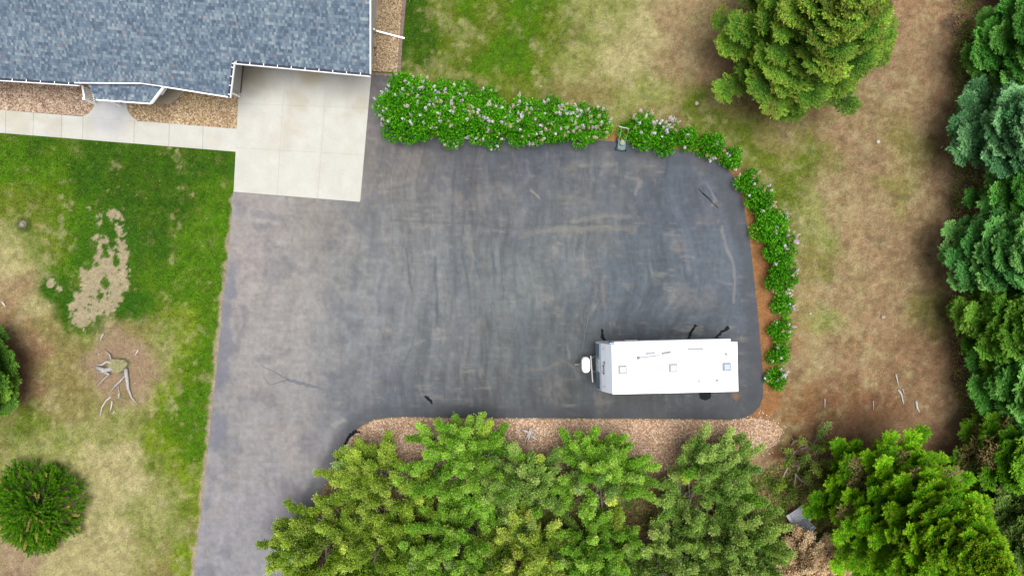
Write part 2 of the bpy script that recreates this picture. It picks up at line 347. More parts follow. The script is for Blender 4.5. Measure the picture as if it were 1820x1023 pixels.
def ground_col(x, y):
    px, py = PX(x, y)
    wx = px + (fbm(px, py, 60, 4, 3) - .5) * 66; wy = py + (fbm(px, py, 60, 4, 11) - .5) * 66
    num = np.zeros((len(x), 3)); den = np.zeros(len(x))
    cx = np.clip(wx, -60, 1880); cy = np.clip(wy, -60, 1090)
    for (gx, gy), c in zip(GXY, GCOL):
        d2 = (cx - gx) ** 2 + (cy - gy) ** 2
        wgt = 1.0 / (d2 * d2 / 20 ** 4 + d2 / 60 ** 2 * 3 + .5)
        num += wgt[:, None] * c; den += wgt
    c = num / den[:, None]
    # dry straw and green mottling at several sizes
    m1 = fbm(px, py, 26, 4, 31); m2 = fbm(px, py, 9, 3, 41); m3 = fbm(px, py, 110, 3, 51)
    green = (c[:, 1] > c[:, 0] * 1.02)
    straw = alb(196, 184, 138); lush = alb(84, 120, 14); soil = alb(132, 104, 76)
    c = mixc(c, straw, sm(.56, .78, m1) * np.where(c[:, 1] > c[:, 0] * 2.2, .12, .38))
    c = mixc(c, lush, sm(.54, .75, fbm(px, py, 34, 4, 61)) * np.where(green, .30, .08))
    brown = (px > 1480) | (py > 640)
    c = mixc(c, soil, sm(.55, .8, fbm(px, py, 20, 4, 71)) * np.where((px > 1300) & ~green, .45, .12))
    c *= (1 + (m2 - .5) * .52 + (m3 - .5) * .14 + (fbm(px, py, 4.2, 2, 43) - .5) * .40)[:, None]
    c = mixc(c, straw, sm(.60, .80, fbm(px, py, 13, 3, 33)) * np.where(c[:, 1] > c[:, 0] * 2.2, .10, .42))
    c = mixc(c, lush * .9, sm(.60, .80, fbm(px, py, 15, 3, 63)) * np.where(green, .38, .14))
    pz = fbm(px, py, 17, 5, 301, .65); pw = fbm(px, py, 44, 3, 311)
    dry = sm(1.9, 1.2, c[:, 1] / (c[:, 0] + 1e-4))
    c = mixc(c, straw * 1.02, sm(.56, .62, pz) * dry * .26 * sm(.35, .6, pw)); c = mixc(c, soil * .85, sm(.44, .38, pz) * dry * .24 * sm(.65, .4, pw))
    c = mixc(c, alb(104, 126, 44), sm(.60, .66, fbm(px, py, 19, 5, 321, .62)) * dry * .22 * (px < 1500) * (py < 600))
    # lush ring and bare patch in the left lawn
    wob = (fbm(px, py, 14, 4, 81) - .5) * .8 + (fbm(px, py, 6, 2, 82) - .5) * .7
    def blob(cx, cy, rx, ry): return ((px - cx) / rx) ** 2 + ((py - cy) / ry) ** 2
    ring = np.minimum.reduce([blob(190, 460, 62, 95), blob(150, 545, 48, 50), blob(105, 515, 34, 26), blob(235, 540, 40, 30)])
    c = mixc(c, alb(58, 112, 14), sm(1.2, .65, ring + wob * 1.2) * .6)
    bare = np.minimum.reduce([blob(205, 380, 18, 14), blob(216, 405, 11, 22), blob(175, 388, 8, 16), blob(178, 424, 14, 7), blob(192, 455, 22, 28), blob(214, 450, 14, 32),
                              blob(205, 490, 26, 42), blob(168, 505, 34, 34), blob(150, 545, 26, 36), blob(185, 540, 24, 20), blob(92, 502, 8, 8), blob(105, 512, 6, 5), blob(156, 370, 7, 7)])
    hole = np.minimum.reduce([blob(187, 502, 8, 11), blob(206, 462, 6, 12), blob(180, 525, 5, 6), blob(195, 410, 9, 10)])
    bc = alb(194, 178, 146) * (1 + (fbm(px, py, 5, 3, 91) - .5) * .35)[:, None]
    brk = fbm(px, py, 9, 3, 95)
    bm_ = sm(1.16, .90, bare + wob * 1.9 + sm(470, 380, py) * .35) * sm(.8, 1.1, hole + wob) * sm(.20 + .24 * sm(490, 390, py), .34 + .24 * sm(490, 390, py), brk)
    bm_ = bm_ * .9; c = c * (1 - bm_[:, None]) + bc * bm_[:, None]
    # speckles of clover and daisies in the green lawn
    sp = fbm(px, py, 5.0, 2, 101); c = mixc(c, alb(170, 185, 130), sm(.84, .90, sp) * np.where((px < 400) & (py < 470), .35, .15))
    # small scuff and mound
    c = mixc(c, alb(75, 95, 45), sm(20, 10, np.hypot(px - 42, py - 400)) * .7); c = mixc(c, alb(175, 160, 150), sm(7, 4, np.hypot(px - 40, py - 398)))
    # pine needle mulch along the driveway edge
    dj = (fbm(px, py, 16, 3, 111) - .5) * 12
    e = seg_dist(px, py, [(1090, 247), (1180, 260), (1245, 270), (1285, 290), (1306, 318), (1326, 360), (1344, 450), (1356, 540), (1366, 630), (1370, 710), (1350, 742)])
    c = mixc(c, alb(176, 124, 80) * 1.0, sm(24, 13, e + dj) * .85 * (px > 1080))
    c *= (1 + (stn(px + (m3 - .5) * 40, py, 36, 260, 401, 2) - .5) * .22 * (px > 1420))[:, None]
    # dirt and stone dust along the left driveway edge
    e = seg_dist(px, py, [(416, 345), (411, 400), (404, 470), (396, 530), (390, 600), (382, 680), (374, 750), (366, 830), (358, 910), (350, 970), (340, 1060)])
    c = mixc(c, alb(190, 170, 150) * (.8 + .4 * m2)[:, None], sm(8.5, 2.5, e + dj * 1.3) * .8)
    # tree litter circles
    for qx, qy, r in ((0, 650, 75), (1385, 100, 130), (1560, 860, 170), (218, 655, 74)):
        c = mixc(c, alb(146, 110, 84) if r != 74 else alb(170, 142, 118), sm(r, r * .55, np.hypot(px - qx, py - qy) + dj * 3) * (.6 if r != 74 else .62))
    # dark smudges of needles and bare soil right of the path
    for qx, qy, rx, ry, a in ((1700, 45, 26, 20, .6), (1725, 60, 14, 22, .6), (1610, 350, 18, 6, .35), (1640, 470, 20, 5, .4), (1560, 425, 24, 6, .25), (1645, 520, 24, 6, .3), (1640, 575, 10, 12, .25)):
        c = mixc(c, alb(88, 78, 70), sm(1.3, .4, blob(qx, qy, rx, ry) + wob * 2.4) * a)
    c = mixc(c, alb(150, 144, 96), np.maximum(sm(28.5, 30.9, np.abs(x)), sm(16.6, 18.9, np.abs(y))))
    return np.clip(c, .004, .9)

def grid_sheet(name, xs, ys, z, colf, mat):
    X, Y = np.meshgrid(xs, ys); x = X.ravel(); y = Y.ravel(); nx, ny = len(xs), len(ys)
    co = np.stack([x, y, np.full(x.shape, z)], 1)
    i = np.arange(nx * ny).reshape(ny, nx)
    f = np.stack([i[:-1, :-1].ravel(), i[:-1, 1:].ravel(), i[1:, 1:].ravel(), i[1:, :-1].ravel()], 1)
    me = mesh_np(name, co, f, 4, colf(x, y)); return link(name, me, mat)

xs = np.concatenate([[-600, -200, -80, -45], np.arange(-31, 31.01, .085), [45, 80, 200, 600]])
ys = np.concatenate([[-600, -200, -80, -40], np.arange(-19, 19.01, .085), [40, 80, 200, 600]])
g = grid_sheet('ground', xs, ys, 0.0, ground_col, M_GROUND); tag(g, kind='structure')

def resample(pts, step, jit=0, seed=0):
    rng = random.Random(seed); out = []
    for (a, b) in zip(pts, pts[1:] + pts[:1]):
        a = Vector(a); b = Vector(b); n = max(1, int((b - a).length / step))
        for k in range(n):
            p = a.lerp(b, k / n)
            out.append((p.x + (rng.uniform(-jit, jit) if k else 0), p.y + (rng.uniform(-jit, jit) if k else 0)))
    return out

def inside(x, y, poly):
    r = np.zeros(x.shape, bool); n = len(poly)
    for i in range(n):
        x0, y0 = poly[i]; x1, y1 = poly[(i + 1) % n]
        c = ((y0 > y) != (y1 > y)); t = (y - y0) / ((y1 - y0) if y1 != y0 else 1e-9)
        r ^= c & (x < x0 + t * (x1 - x0))
    return r

def poly_sheet(name, pixpoly, z, cell, colf, mat, skirt=None, jit=0.0, parent=None, seed=0):
    """flat sheet with an exact outline, a dense interior and a skirt going down"""
    base = [tuple(P(a, b, 0).xy) for a, b in pixpoly]
    bd = resample(base, max(cell, .12), jit, seed)
    bx = np.array(bd)
    if cell < 5:
        gx, gy = np.meshgrid(np.arange(bx[:, 0].min(), bx[:, 0].max(), cell), np.arange(bx[:, 1].min(), bx[:, 1].max(), cell))
        gx = gx.ravel(); gy = gy.ravel(); ok = inside(gx, gy, bd)
        d = seg_dist(gx, gy, bd + bd[:1]); ok &= d > cell * .5
        ins = [Vector((a, b)) for a, b in zip(gx[ok], gy[ok])]
    else: ins = []
    vs = [Vector(p) for p in bd] + ins; n = len(bd)
    ed = [(i, (i + 1) % n) for i in range(n)]
    ov, oe, of, *_ = delaunay_2d_cdt(vs, ed, [], 1, 1e-5)
    co = np.array([(v.x, v.y, z) for v in ov]); f = np.array([t for t in of if len(t) == 3])
    zb = skirt if skirt is not None else -0.03
    m0 = len(co)
    low = np.array([(a, b, zb) for a, b in bd]); top = np.array([(a, b, z) for a, b in bd])
    sk = []
    area = sum(bd[i][0] * bd[(i + 1) % n][1] - bd[(i + 1) % n][0] * bd[i][1] for i in range(n))
    for i in range(n):
        j = (i + 1) % n
        a, b, c_, d_ = m0 + i, m0 + j, m0 + n + i, m0 + n + j
        sk += [(c_, d_, b), (c_, b, a)] if area > 0 else [(d_, c_, a), (d_, a, b)]
    v0, v1, v2 = co[f[:, 0]], co[f[:, 1]], co[f[:, 2]]
    up = ((v1 - v0)[:, 0] * (v2 - v0)[:, 1] - (v1 - v0)[:, 1] * (v2 - v0)[:, 0]) < 0
    f[up] = f[up][:, ::-1]
    co = np.concatenate([co, top, low]); f = np.concatenate([f, np.array(sk)])
    me = mesh_np(name, co, f, 3, colf(co[:, 0], co[:, 1]) if colf else None)
    return link(name, me, mat, parent)

# ------------------------------------------------------------------ driveway
DR = [(415,338),(411,400),(404,470),(397,530),(391,600),(383,680),(375,750),(367,830),(359,910),(351,970),(343,1035),(335,1100),
 (470,1100),(505,1010),(545,920),(583,855),(600,815),(612,790),(632,764),(648,752),(665,745),(690,741),(720,740),(900,742),(1100,743),(1300,745),(1322,742),(1338,735),(1350,722),(1356,704),
 (1356,670),(1352,620),(1345,540),(1334,440),(1320,355),(1312,330),(1300,308),(1285,292),(1265,280),(1240,272),(1180,262),(1100,252),(1050,249),(900,244),(760,246),(705,225),(700,180),(712,136),(655,132),(560,200),(500,300)]
AP = [(450,370,165,158,156),(420,450,168,160,158),(500,450,163,158,154),(480,600,162,156,154),(450,800,160,156,157),(420,980,156,153,158),(500,900,156,152,157),(600,600,146,145,146),(630,690,126,125,129),
 (560,720,156,152,150),(700,450,140,139,139),(700,600,132,133,135),(750,350,130,127,127),(700,300,136,127,121),(670,200,130,122,122),(800,290,103,101,106),(950,280,86,88,98),(1150,290,88,92,102),(1270,330,100,104,115),
 (900,350,116,116,119),(800,450,132,133,133),(900,500,126,129,129),(1000,450,120,124,126),(1050,385,122,122,122),(1100,500,103,110,119),(1200,430,102,109,119),(1280,450,108,115,126),(1330,560,104,109,120),
 (1150,570,86,91,97),(900,620,115,117,117),(1000,600,103,107,109),(800,620,122,123,125),(850,690,98,99,102),(1000,690,88,89,91),(700,715,103,106,114),(1340,690,94,94,100),(1150,725,90,90,89),(1300,725,90,90,92),
 (560,400,158,152,148),(620,480,150,148,146),(540,520,160,156,154),(1200,520,98,105,113),(1200,350,98,103,112),(1080,330,104,107,112),(620,400,148,141,136),(560,640,156,152,150),(540,800,154,149,150),
 (640,560,140,140,143),(1010,360,110,113,117),(1310,640,94,97,104),(600,760,112,113,122)]
AXY = np.array([a[:2] for a in AP], float); ACOL = np.array([alb(*a[2:]) for a in AP])
def asph_col(x, y):
    px, py = PX(x, y)
    wx = px + (fbm(px, py, 70, 3, 5) - .5) * 90; wy = py + (fbm(px, py, 70, 3, 6) - .5) * 70
    num = np.zeros((len(x), 3)); den = np.zeros(len(x))
    for (gx, gy), c in zip(AXY, ACOL):
        d2 = (wx - gx) ** 2 + (wy - gy) ** 2; wgt = 1.0 / (d2 * d2 / 60 ** 4 + .3); num += wgt[:, None] * c; den += wgt
    c = num / den[:, None]
    bend = px + (fbm(px, py, 160, 2, 8) - .5) * 60
    vert = stn(bend, py, 13, 110, 21); horz = stn(px, py + (fbm(px, py, 200, 2, 9) - .5) * 40, 120, 10, 33)
    mid = sm(560, 760, px) * sm(1360, 1200, px)
    v2 = stn(bend, py, 4, 34, 121, 2); h2 = stn(px, py, 30, 4, 131, 2)
    c = c * (1 + (vert - .5) * (.16 + .34 * mid) + (horz - .5) * .10 + (v2 - .5) * (.12 + .22 * mid) + (h2 - .5) * .16)[:, None]
    c = mixc(c, alb(172, 162, 150), sm(.60, .78, stn(px, py, 26, 6, 141, 3) * .6 + fbm(px, py, 30, 4, 142) * .4) * .36)
    c = mixc(c, alb(170, 162, 150), sm(.60, .80, stn(bend, py, 5, 30, 151, 3) * .6 + fbm(px, py, 40, 4, 152) * .4) * .34 * mid)
    # brush marks of sealer left running up and down the lot
    thin = stn(bend, py, 5, 150, 44, 2); c = mixc(c, alb(82, 88, 96), sm(.66, .86, thin) * .42 * mid)
    # dusty, sandy wear
    dust = fbm(px, py, 46, 5, 55); c = mixc(c, alb(172, 158, 146), sm(.55, .74, dust) * .20)
    dust = stn(px, py, 60, 14, 77, 4); c = mixc(c, alb(168, 160, 146), sm(.66, .84, dust) * .16 * sm(640, 760, px))
    seal = fbm(px, py, 38, 4, 66); c = mixc(c, alb(92, 98, 112), sm(.56, .72, seal) * .30)
    c *= (1 + (fbm(px, py, 22, 4, 87) - .5) * .30 + (fbm(px, py, 6, 2, 88) - .5) * .34)[:, None]
    # worn bluish strip on the left and dark freshly sealed borders
    e = seg_dist(px, py, [(408, 470), (402, 530), (396, 620), (388, 700), (380, 780), (372, 860), (364, 940), (352, 1040)])
    c = mixc(c, alb(120, 122, 138), sm(20, 6, e + (fbm(px, py, 44, 4, 12) - .5) * 60) * (.25 + .75 * sm(.35, .6, fbm(px, py, 26, 4, 19))) * .66)
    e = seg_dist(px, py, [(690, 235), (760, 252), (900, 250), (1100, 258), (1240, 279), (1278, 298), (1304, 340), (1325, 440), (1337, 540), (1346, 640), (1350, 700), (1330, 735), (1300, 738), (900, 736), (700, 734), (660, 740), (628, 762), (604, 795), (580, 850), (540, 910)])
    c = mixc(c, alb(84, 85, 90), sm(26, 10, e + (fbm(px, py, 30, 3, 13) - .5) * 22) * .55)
    # old seams across the lot, light and dark swooshes
    for pts, wd, col, a in (([(700, 395), (760, 390), (900, 402), (1000, 396), (1130, 400)], 3, (90, 92, 98), .35),
                            ([(940, 410), (1060, 405), (1130, 402)], 7, (160, 150, 134), .35), ([(1015, 392), (1075, 385), (1120, 382)], 5, (160, 152, 142), .35),
                            ([(1040, 405), (1010, 400), (930, 418)], 4, (150, 145, 135), .3),
                            ([(1285, 400), (1296, 450), (1305, 500), (1302, 540)], 3.5, (166, 158, 148), .5), ([(1258, 326), (1268, 350), (1262, 360)], 3, (165, 155, 152), .45),
                            ([(1135, 325), (1130, 345)], 5, (158, 152, 140), .5), ([(1105, 312), (1130, 318)], 4, (150, 144, 138), .45),
                            ([(945, 340), (962, 352)], 3, (170, 158, 146), .55), ([(778, 455), (776, 520), (778, 590)], 3, (84, 90, 98), .5),
                            ([(726, 440), (728, 500), (727, 520)], 3, (84, 90, 98), .5), ([(805, 400), (812, 450), (815, 520)], 5, (88, 98, 108), .4),
                            ([(875, 400), (878, 470), (874, 560), (876, 640)], 3, (84, 90, 98), .4), ([(893, 440), (895, 530)], 3, (84, 90, 98), .4),
                            ([(835, 400), (842, 460), (838, 500)], 4, (158, 150, 138), .35), ([(762, 540), (764, 610), (760, 650)], 9, (96, 104, 114), .4),
                            ([(685, 470), (665, 520), (668, 560)], 6, (104, 110, 118), .35), ([(645, 400), (700, 360)], 8, (100, 104, 116), .25),
                            ([(612, 600), (610, 650), (640, 670)], 9, (112, 114, 124), .35), ([(430, 540), (440, 560), (425, 620)], 7, (116, 116, 126), .4),
                            ([(450, 372), (480, 378), (500, 384)], 8, (118, 118, 130), .4), ([(1075, 545), (1066, 500)], 4, (160, 140, 120), .4),
                            ([(590, 755), (600, 748), (610, 745)], 5, (180, 172, 160), .5), ([(635, 640), (760, 610)], 3, (166, 160, 155), .25),
                            ([(930, 660), (1000, 640), (1040, 655)], 4, (150, 136, 120), .3), ([(1200, 585), (1260, 560)], 4, (120, 124, 128), .3),
                            ([(1140, 440), (1150, 500), (1146, 560)], 7, (88, 100, 112), .35), ([(1060, 440), (1100, 520)], 10, (94, 108, 120), .3)):
        e = seg_dist(wx * .25 + px * .75, wy * .25 + py * .75, pts)
        c = mixc(c, alb(*col), sm(wd, wd * .3, e + (fbm(px, py, 9, 2, 14) - .5) * wd) * a)
    c = mixc(c, alb(180, 120, 60), sm(9, 2, np.hypot(px - 1308, py - 703) + (fbm(px, py, 6, 2, 15) - .5) * 8) * .5)
    c = mixc(c, alb(170, 115, 85), sm(12, 3, np.hypot(px - 1036, py - 646) + (fbm(px, py, 6, 2, 16) - .5) * 8) * .5)
    lf = sm(640, 520, px)[:, None]; c = c * (np.array([1.02, 1.03, 1.03]) * lf + np.array([.935, .985, 1.01]) * (1 - lf))
    return np.clip(c, .01, .8)
drive = poly_sheet('driveway', DR, .03, .08, asph_col, M_ASPH, jit=.012); tag(drive, kind='structure')

def strip(b, pts, widths, z=.036, seed=1):
    """a tarry strip lying on the asphalt, following photo-plane points on the ground"""
    rng = random.Random(seed); c = [P(*p) for p in pts]; fine = []; wf = []
    for i in range(len(c) - 1):
        for k in range(5): fine.append(c[i].lerp(c[i + 1], k / 5)); wf.append(widths[i] + (widths[i + 1] - widths[i]) * k / 5)
    fine.append(c[-1]); wf.append(widths[-1])
    L = []; R = []
    for i, p in enumerate(fine):
        d = (fine[min(i + 1, len(fine) - 1)] - fine[max(i - 1, 0)]).normalized(); nrm = Vector((-d.y, d.x, 0))
        ww = wf[i] * (1 + rng.uniform(-.3, .3)) / 2; o = nrm * rng.uniform(-.25, .25) * wf[i]
        q = Vector((p.x, p.y, z)); L.append(b.bm.verts.new(q + o + nrm * ww)); R.append(b.bm.verts.new(q + o - nrm * ww))
    for i in range(len(L) - 1): b.bm.faces.new((L[i], R[i], R[i + 1], L[i + 1]))
tar = B()
strip(tar, [(755,703),(762,708),(769,717)], [.1,.17,.08], seed=2)
strip(tar, [(641,768),(632,766),(624,772),(614,786),(606,800)], [.07,.16,.17,.12,.1], seed=3)
strip(tar, [(594,804),(600,808),(602,816),(596,832)], [.06,.15,.16,.1], seed=4)
strip(tar, [(1069,584),(1071,598),(1078,610)], [.09,.16,.15], seed=5)
strip(tar, [(1237,577),(1228,588),(1222,606)], [.14,.15,.12], seed=6)
strip(tar, [(1296,582),(1282,590),(1266,606)], [.2,.17,.12], seed=7)
strip(tar, [(1241,336),(1256,350),(1276,370)], [.05,.07,.04], seed=8)
rngt = random.Random(5)
ring = [tar.bm.verts.new(P(1252 + 11 * math.cos(a) * (1 + rngt.uniform(-.15, .15)), 700 + 11 * math.sin(a) * (1 + rngt.uniform(-.12, .12))) + Vector((0, 0, .037))) for a in [i * 2 * PI / 18 for i in range(18)]]
tar.bm.faces.new(ring)
tar.build('tar_patch', M_TAR, drive)
M_TAR2 = plain('old_tar', alb(120, 121, 129), .8, noise=.2)
tar = B()
strip(tar, [(462,648),(488,660),(512,674)], [.03,.05,.08], seed=9)
strip(tar, [(512,674),(540,682),(566,688),(605,708)], [.14,.18,.15,.1], seed=10)
strip(tar, [(468,668),(480,684),(512,674)], [.02,.05,.05], seed=11)
strip(tar, [(1030,645),(1046,560),(1060,520)], [.02,.03,.02], seed=12)
tar.build('crack_seal', M_TAR2, drive)

# ------------------------------------------------------------------ concrete apron, path and stoop
def conc_col(x, y):
    px, py = PX(x, y); c = np.tile(alb(230, 228, 219), (len(x), 1))
    c = mixc(c, alb(205, 196, 166), sm(.50, .72, fbm(px, py, 40, 4, 7)) * .5 * sm(330, 150, py))
    c = mixc(c, alb(158, 150, 130), sm(44, 8, np.hypot((px - 458) * .8, py - 138) + (fbm(px, py, 20, 3, 2) - .5) * 30) * .55)
    c = mixc(c, alb(214, 190, 140), sm(30, 5, np.hypot(px - 552, (py - 135) * .9) + (fbm(px, py, 18, 3, 4) - .5) * 20) * .5)
    c = mixc(c, alb(206, 208, 214), sm(52, 20, np.hypot(px - 195, py - 205)) * .7)
    for tx in (478, 520, 584, 622):
        e = np.abs(px - (tx - (py - 120) * .08)) + (fbm(px, py, 30, 3, tx) - .5) * 10; c = mixc(c, alb(196, 190, 178), sm(9, 2, e) * .16 * sm(.35, .6, fbm(px, py, 40, 3, tx + 1)) * (py > 100) * (px > 414))
    return c * (1 + (fbm(px, py, 12, 4, 17) - .5) * .10 + (fbm(px, py, 60, 3, 18) - .5) * .06)[:, None]

def slab_quads(name, quads, z, gap, zb, kind, mat=M_CONC):
    co = []; f = []
    for q in quads:
        pts = [P(a, b) for a, b in q]; cen = sum(pts, Vector()) / 4
        pts = [p + (cen - p).normalized() * gap for p in pts]; n = 12; k0 = len(co)
        for j in range(n + 1):
            for i in range(n + 1):
                u, v = i / n, j / n; p = (pts[0].lerp(pts[1], u)).lerp(pts[3].lerp(pts[2], u), v); co.append((p.x, p.y, z))
        for j in range(n):
            for i in range(n):
                a = k0 + j * (n + 1) + i; f.append((a, a + n + 1, a + n + 2, a + 1))
        k1 = len(co); co += [(p.x, p.y, z) for p in pts] + [(p.x, p.y, zb) for p in pts]
        for i in range(4): j = (i + 1) % 4; f.append((k1 + i, k1 + j, k1 + 4 + j, k1 + 4 + i))
    co = np.array(co); me = mesh_np(name, co, np.array(f), 4, conc_col(co[:, 0], co[:, 1]))
    return tag(link(name, me, mat), kind=kind)

def bil(c, u, v):
    a = Vector(c[0]).lerp(Vector(c[1]), u); b = Vector(c[3]).lerp(Vector(c[2]), u); return tuple(a.lerp(b, v))
C4 = [(430, 62), (667, 62), (640, 359), (416, 341)]
us = [0, .345, .665, 1]; vs_ = [0, .14, .44, .72, 1]
quads = [[bil(C4, us[i], vs_[j]), bil(C4, us[i + 1], vs_[j]), bil(C4, us[i + 1], vs_[j + 1]), bil(C4, us[i], vs_[j + 1])] for i in range(3) for j in range(4)]
slab_quads('concrete_apron', quads, .065, .004, .0, 'structure')
o = poly_sheet('joint_filler', [(431, 66), (666, 66), (641, 357), (418, 340)], .052, 9, None, plain('joint_sand', alb(214, 206, 190), .9)); tag(o, kind='structure')

jx = [-90, -38, 12, 61, 111, 149, 240, 302, 362, 423.5]
ty = lambda x: 195.5 + x * .0805; by = lambda x: 236.5 + x * .0795
slab_quads('garden_path', [[(jx[i] , ty(jx[i])), (jx[i + 1], ty(jx[i + 1])), (jx[i + 1] - (3.5 if i == 8 else 1), by(jx[i + 1])), (jx[i] - 1, by(jx[i]))] for i in range(9)], .06, .008, 0, 'structure')
ST = [(168,150),(228,150),(226,184),(229,198),(234,206),(246,215.5),(240,216),(152,209),(149,207.5),(158,203),(165,196),(170,187)]
o = poly_sheet('stoop', ST, .075, .15, conc_col, M_CONC); tag(o, kind='structure')
# lawn cuts in over the path edge: small soil line is left by the ground itself

# ------------------------------------------------------------------ gravel beds
o = poly_sheet('gravel_bed', [(-120,100),(172,100),(170,187),(165,196),(158,203),(149,206.5),(0,195.5),(-120,187)], .045, 9, None, M_GRAVEL_A, jit=.01); tag(o, kind='structure')
o = poly_sheet('gravel_bed', [(226,100),(432,110),(423.5,229.5),(330,222),(262,216.5),(243,213.5),(234,206),(229,198),(226,184)], .046, 9, None, M_GRAVEL_B, jit=.01); tag(o, kind='structure')
o = poly_sheet('gravel_bed', [(680,-120),(727,-120),(716,0),(710,70),(706,129),(659,127)], .045, 9, None, M_GRAVEL_B, jit=.008); tag(o, kind='structure')
GB = [(583,858),(600,817),(612,792),(632,766),(648,754),(665,747),(690,743),(720,742),(900,744),(1100,745),(1300,747),(1340,742),(1376,748),(1392,764),(1380,790),(1340,806),(1260,812),(1180,836),(1100,840),(980,860),(820,870),(700,880),(620,885)]
gb = poly_sheet('gravel_bed', GB, .018, 9, None, M_GRAVEL_C, jit=.03); tag(gb, kind='structure')
# loose stones on the beds
def pebbles(name, poly, n, z, size, cols, seed, spill=0):
    rng = np.random.default_rng(seed); pp = [tuple(P(a, b).xy) for a, b in poly]; A = np.array(pp)
    lo = A.min(0) - spill; hi = A.max(0) + spill
    q = rng.uniform(lo, hi, (n * 4, 2)); ok = inside(q[:, 0], q[:, 1], pp)
    if spill: ok |= seg_dist(q[:, 0], q[:, 1], pp + pp[:1]) < spill * rng.random(len(q)) ** 2
    dr = [tuple(P(a, b).xy) for a, b in DR]; ok &= ~inside(q[:, 0], q[:, 1], dr)
    q = q[ok][:n]; n = len(q)
    octa = np.array([(1, 0, 0), (.3, .9, 0), (-.7, .6, 0), (-.9, -.3, 0), (-.1, -1, 0), (.7, -.7, 0), (0, 0, 1)], float)
    s = size * rng.uniform(.5, 1.3, n); a = rng.uniform(0, 2 * PI, n)
    V = octa[None] * s[:, None, None] * rng.uniform(.75, 1.25, (n, 7, 1)); V[:, :, 2] *= .7
    ca, sa = np.cos(a)[:, None], np.sin(a)[:, None]
    X = V[:, :, 0] * ca - V[:, :, 1] * sa; Y = V[:, :, 0] * sa + V[:, :, 1] * ca
    co = np.stack([X + q[:, :1], Y + q[:, 1:], V[:, :, 2] + z], 2).reshape(-1, 3)
    f = np.array([(0, 1, 6), (1, 2, 6), (2, 3, 6), (3, 4, 6), (4, 5, 6), (5, 0, 6)])
    f = (f[None] + (np.arange(n) * 7)[:, None, None]).reshape(-1, 3)
    cc = np.array([alb(*c) for c in cols]); col = cc[rng.integers(0, len(cc), n)] * rng.uniform(.95, 1.3, (n, 1))
    me = mesh_np(name, co, f, 3, np.repeat(col, 7, 0)); return tag(link(name, me, M_STONEV), kind='stuff')
M_STONEV = vcol('pebble', [(30, .1, (1, 1, 1))], rough=.85)
pc = [(154, 118, 90), (184, 146, 114), (198, 164, 132), (214, 188, 160), (230, 216, 198), (172, 132, 100)]
pebbles('gravel', GB, 15000, .018, .034, pc, 4, spill=.5)
pebbles('gravel', [(-60,120),(172,130),(168,187),(150,205),(0,194),(-60,190)], 2600, .045, .034, [(150,118,96),(190,158,130),(206,180,156),(226,210,190),(128,96,78)], 5)
pebbles('gravel', [(228,150),(430,150),(422,228),(262,215),(243,212),(230,196)], 2600, .046, .034, [(150,120,80),(190,160,112),(206,180,136),(230,212,172),(136,104,66)], 6)
pebbles('gravel', [(684,-60),(722,-60),(714,0),(708,70),(704,127),(662,125)], 2200, .045, .03, [(150,120,84),(190,164,122),(206,184,142),(230,212,176),(136,104,70)], 7)

# paver edging beside the gravel next to the gable wall
ed = B(); rngp = random.Random(3)
pts = [P(727, -100), P(719.5, 0), P(713, 70), P(709.5, 131)]
def pave(a, b, wd):
    n = max(1, int((b - a).length / .21)); d = (b - a).normalized(); nn = Vector((-d.y, d.x, 0))
    for k in range(n):
        c = a.lerp(b, (k + .5) / n) + nn * rngp.uniform(-.008, .008)
        ed.box((c.x, c.y, .035 + rngp.uniform(0, .012)), ((b - a).length / n - .012, wd, .07), rz=math.atan2(d.y, d.x) + rngp.uniform(-.03, .03))
for a, b in zip(pts, pts[1:]): pave(a, b, .17)
pave(P(658, 132), P(706, 134.5), .15)
o = ed.build('paver_edging', M_PAVER); tag(o, 'row of reddish grey pavers edging the gravel beside the gable wall', 'edging')

# ------------------------------------------------------------------ house
HA = math.atan2(-23, 245)          # runs slightly downhill in the picture
O0 = P(405, 172, 2.6)
house = empty('house', (O0.x, O0.y, 0), HA)
tag(house, 'single storey house with blue grey shingle roof and white gutters beside the driveway', 'house')
Rm = Matrix.Rotation(HA, 3, 'Z'); RmI = Rm.inverted()
SL = 5 / 12.0
def loc(p): q = RmI @ (Vector(p) - Vector((O0.x, O0.y, 0))); return q
def RP(px, py, dz=0.0):
    """where the view ray through a photo point meets the roof plane, in house axes"""
    d = Vector(((px - 910) / F, (511.5 - py) / F, -1.0)); d = RmI @ d; c = loc((0, 0, H))
    # c.z + t d.z = 2.6 + SL*(c.y + t d.y)
    t = (2.6 + dz + SL * c.y - c.z) / (d.z - SL * d.y)
    return c + d * t
RY = 8.6; RZ = 2.6 + SL * RY
edge = [(-260, 122), (140, 147.5), (250, 148), (292, 154), (405, 172), (412.5, 108), (658, 131)]
fr = [RP(*e) for e in edge]
rr = RP(658, 131); rr2 = RP(658, 0); k = (RY - rr.y) / (rr2.y - rr.y); rx = rr.x + (rr2.x - rr.x) * k
top = fr + [Vector((rx, RY, RZ)), Vector((fr[0].x, RY, RZ))]
b = B(); b.poly(top, thick=.16)
b.poly([Vector((fr[0].x, RY + .002, RZ)), Vector((rx, RY + .002, RZ)), Vector((rx + .1, 2 * RY + .5, RZ - SL * (RY + .5))), Vector((fr[0].x, 2 * RY + .5, RZ - SL * (RY + .5)))], thick=.16)
roof = b.build('roof', M_SHINGLE, house)
# ridge cap
b = B(); b.bar((fr[0].x, RY, RZ + .02), (rx, RY, RZ + .02), .3, .05); b.build('ridge_cap', M_SHINGLE, roof)
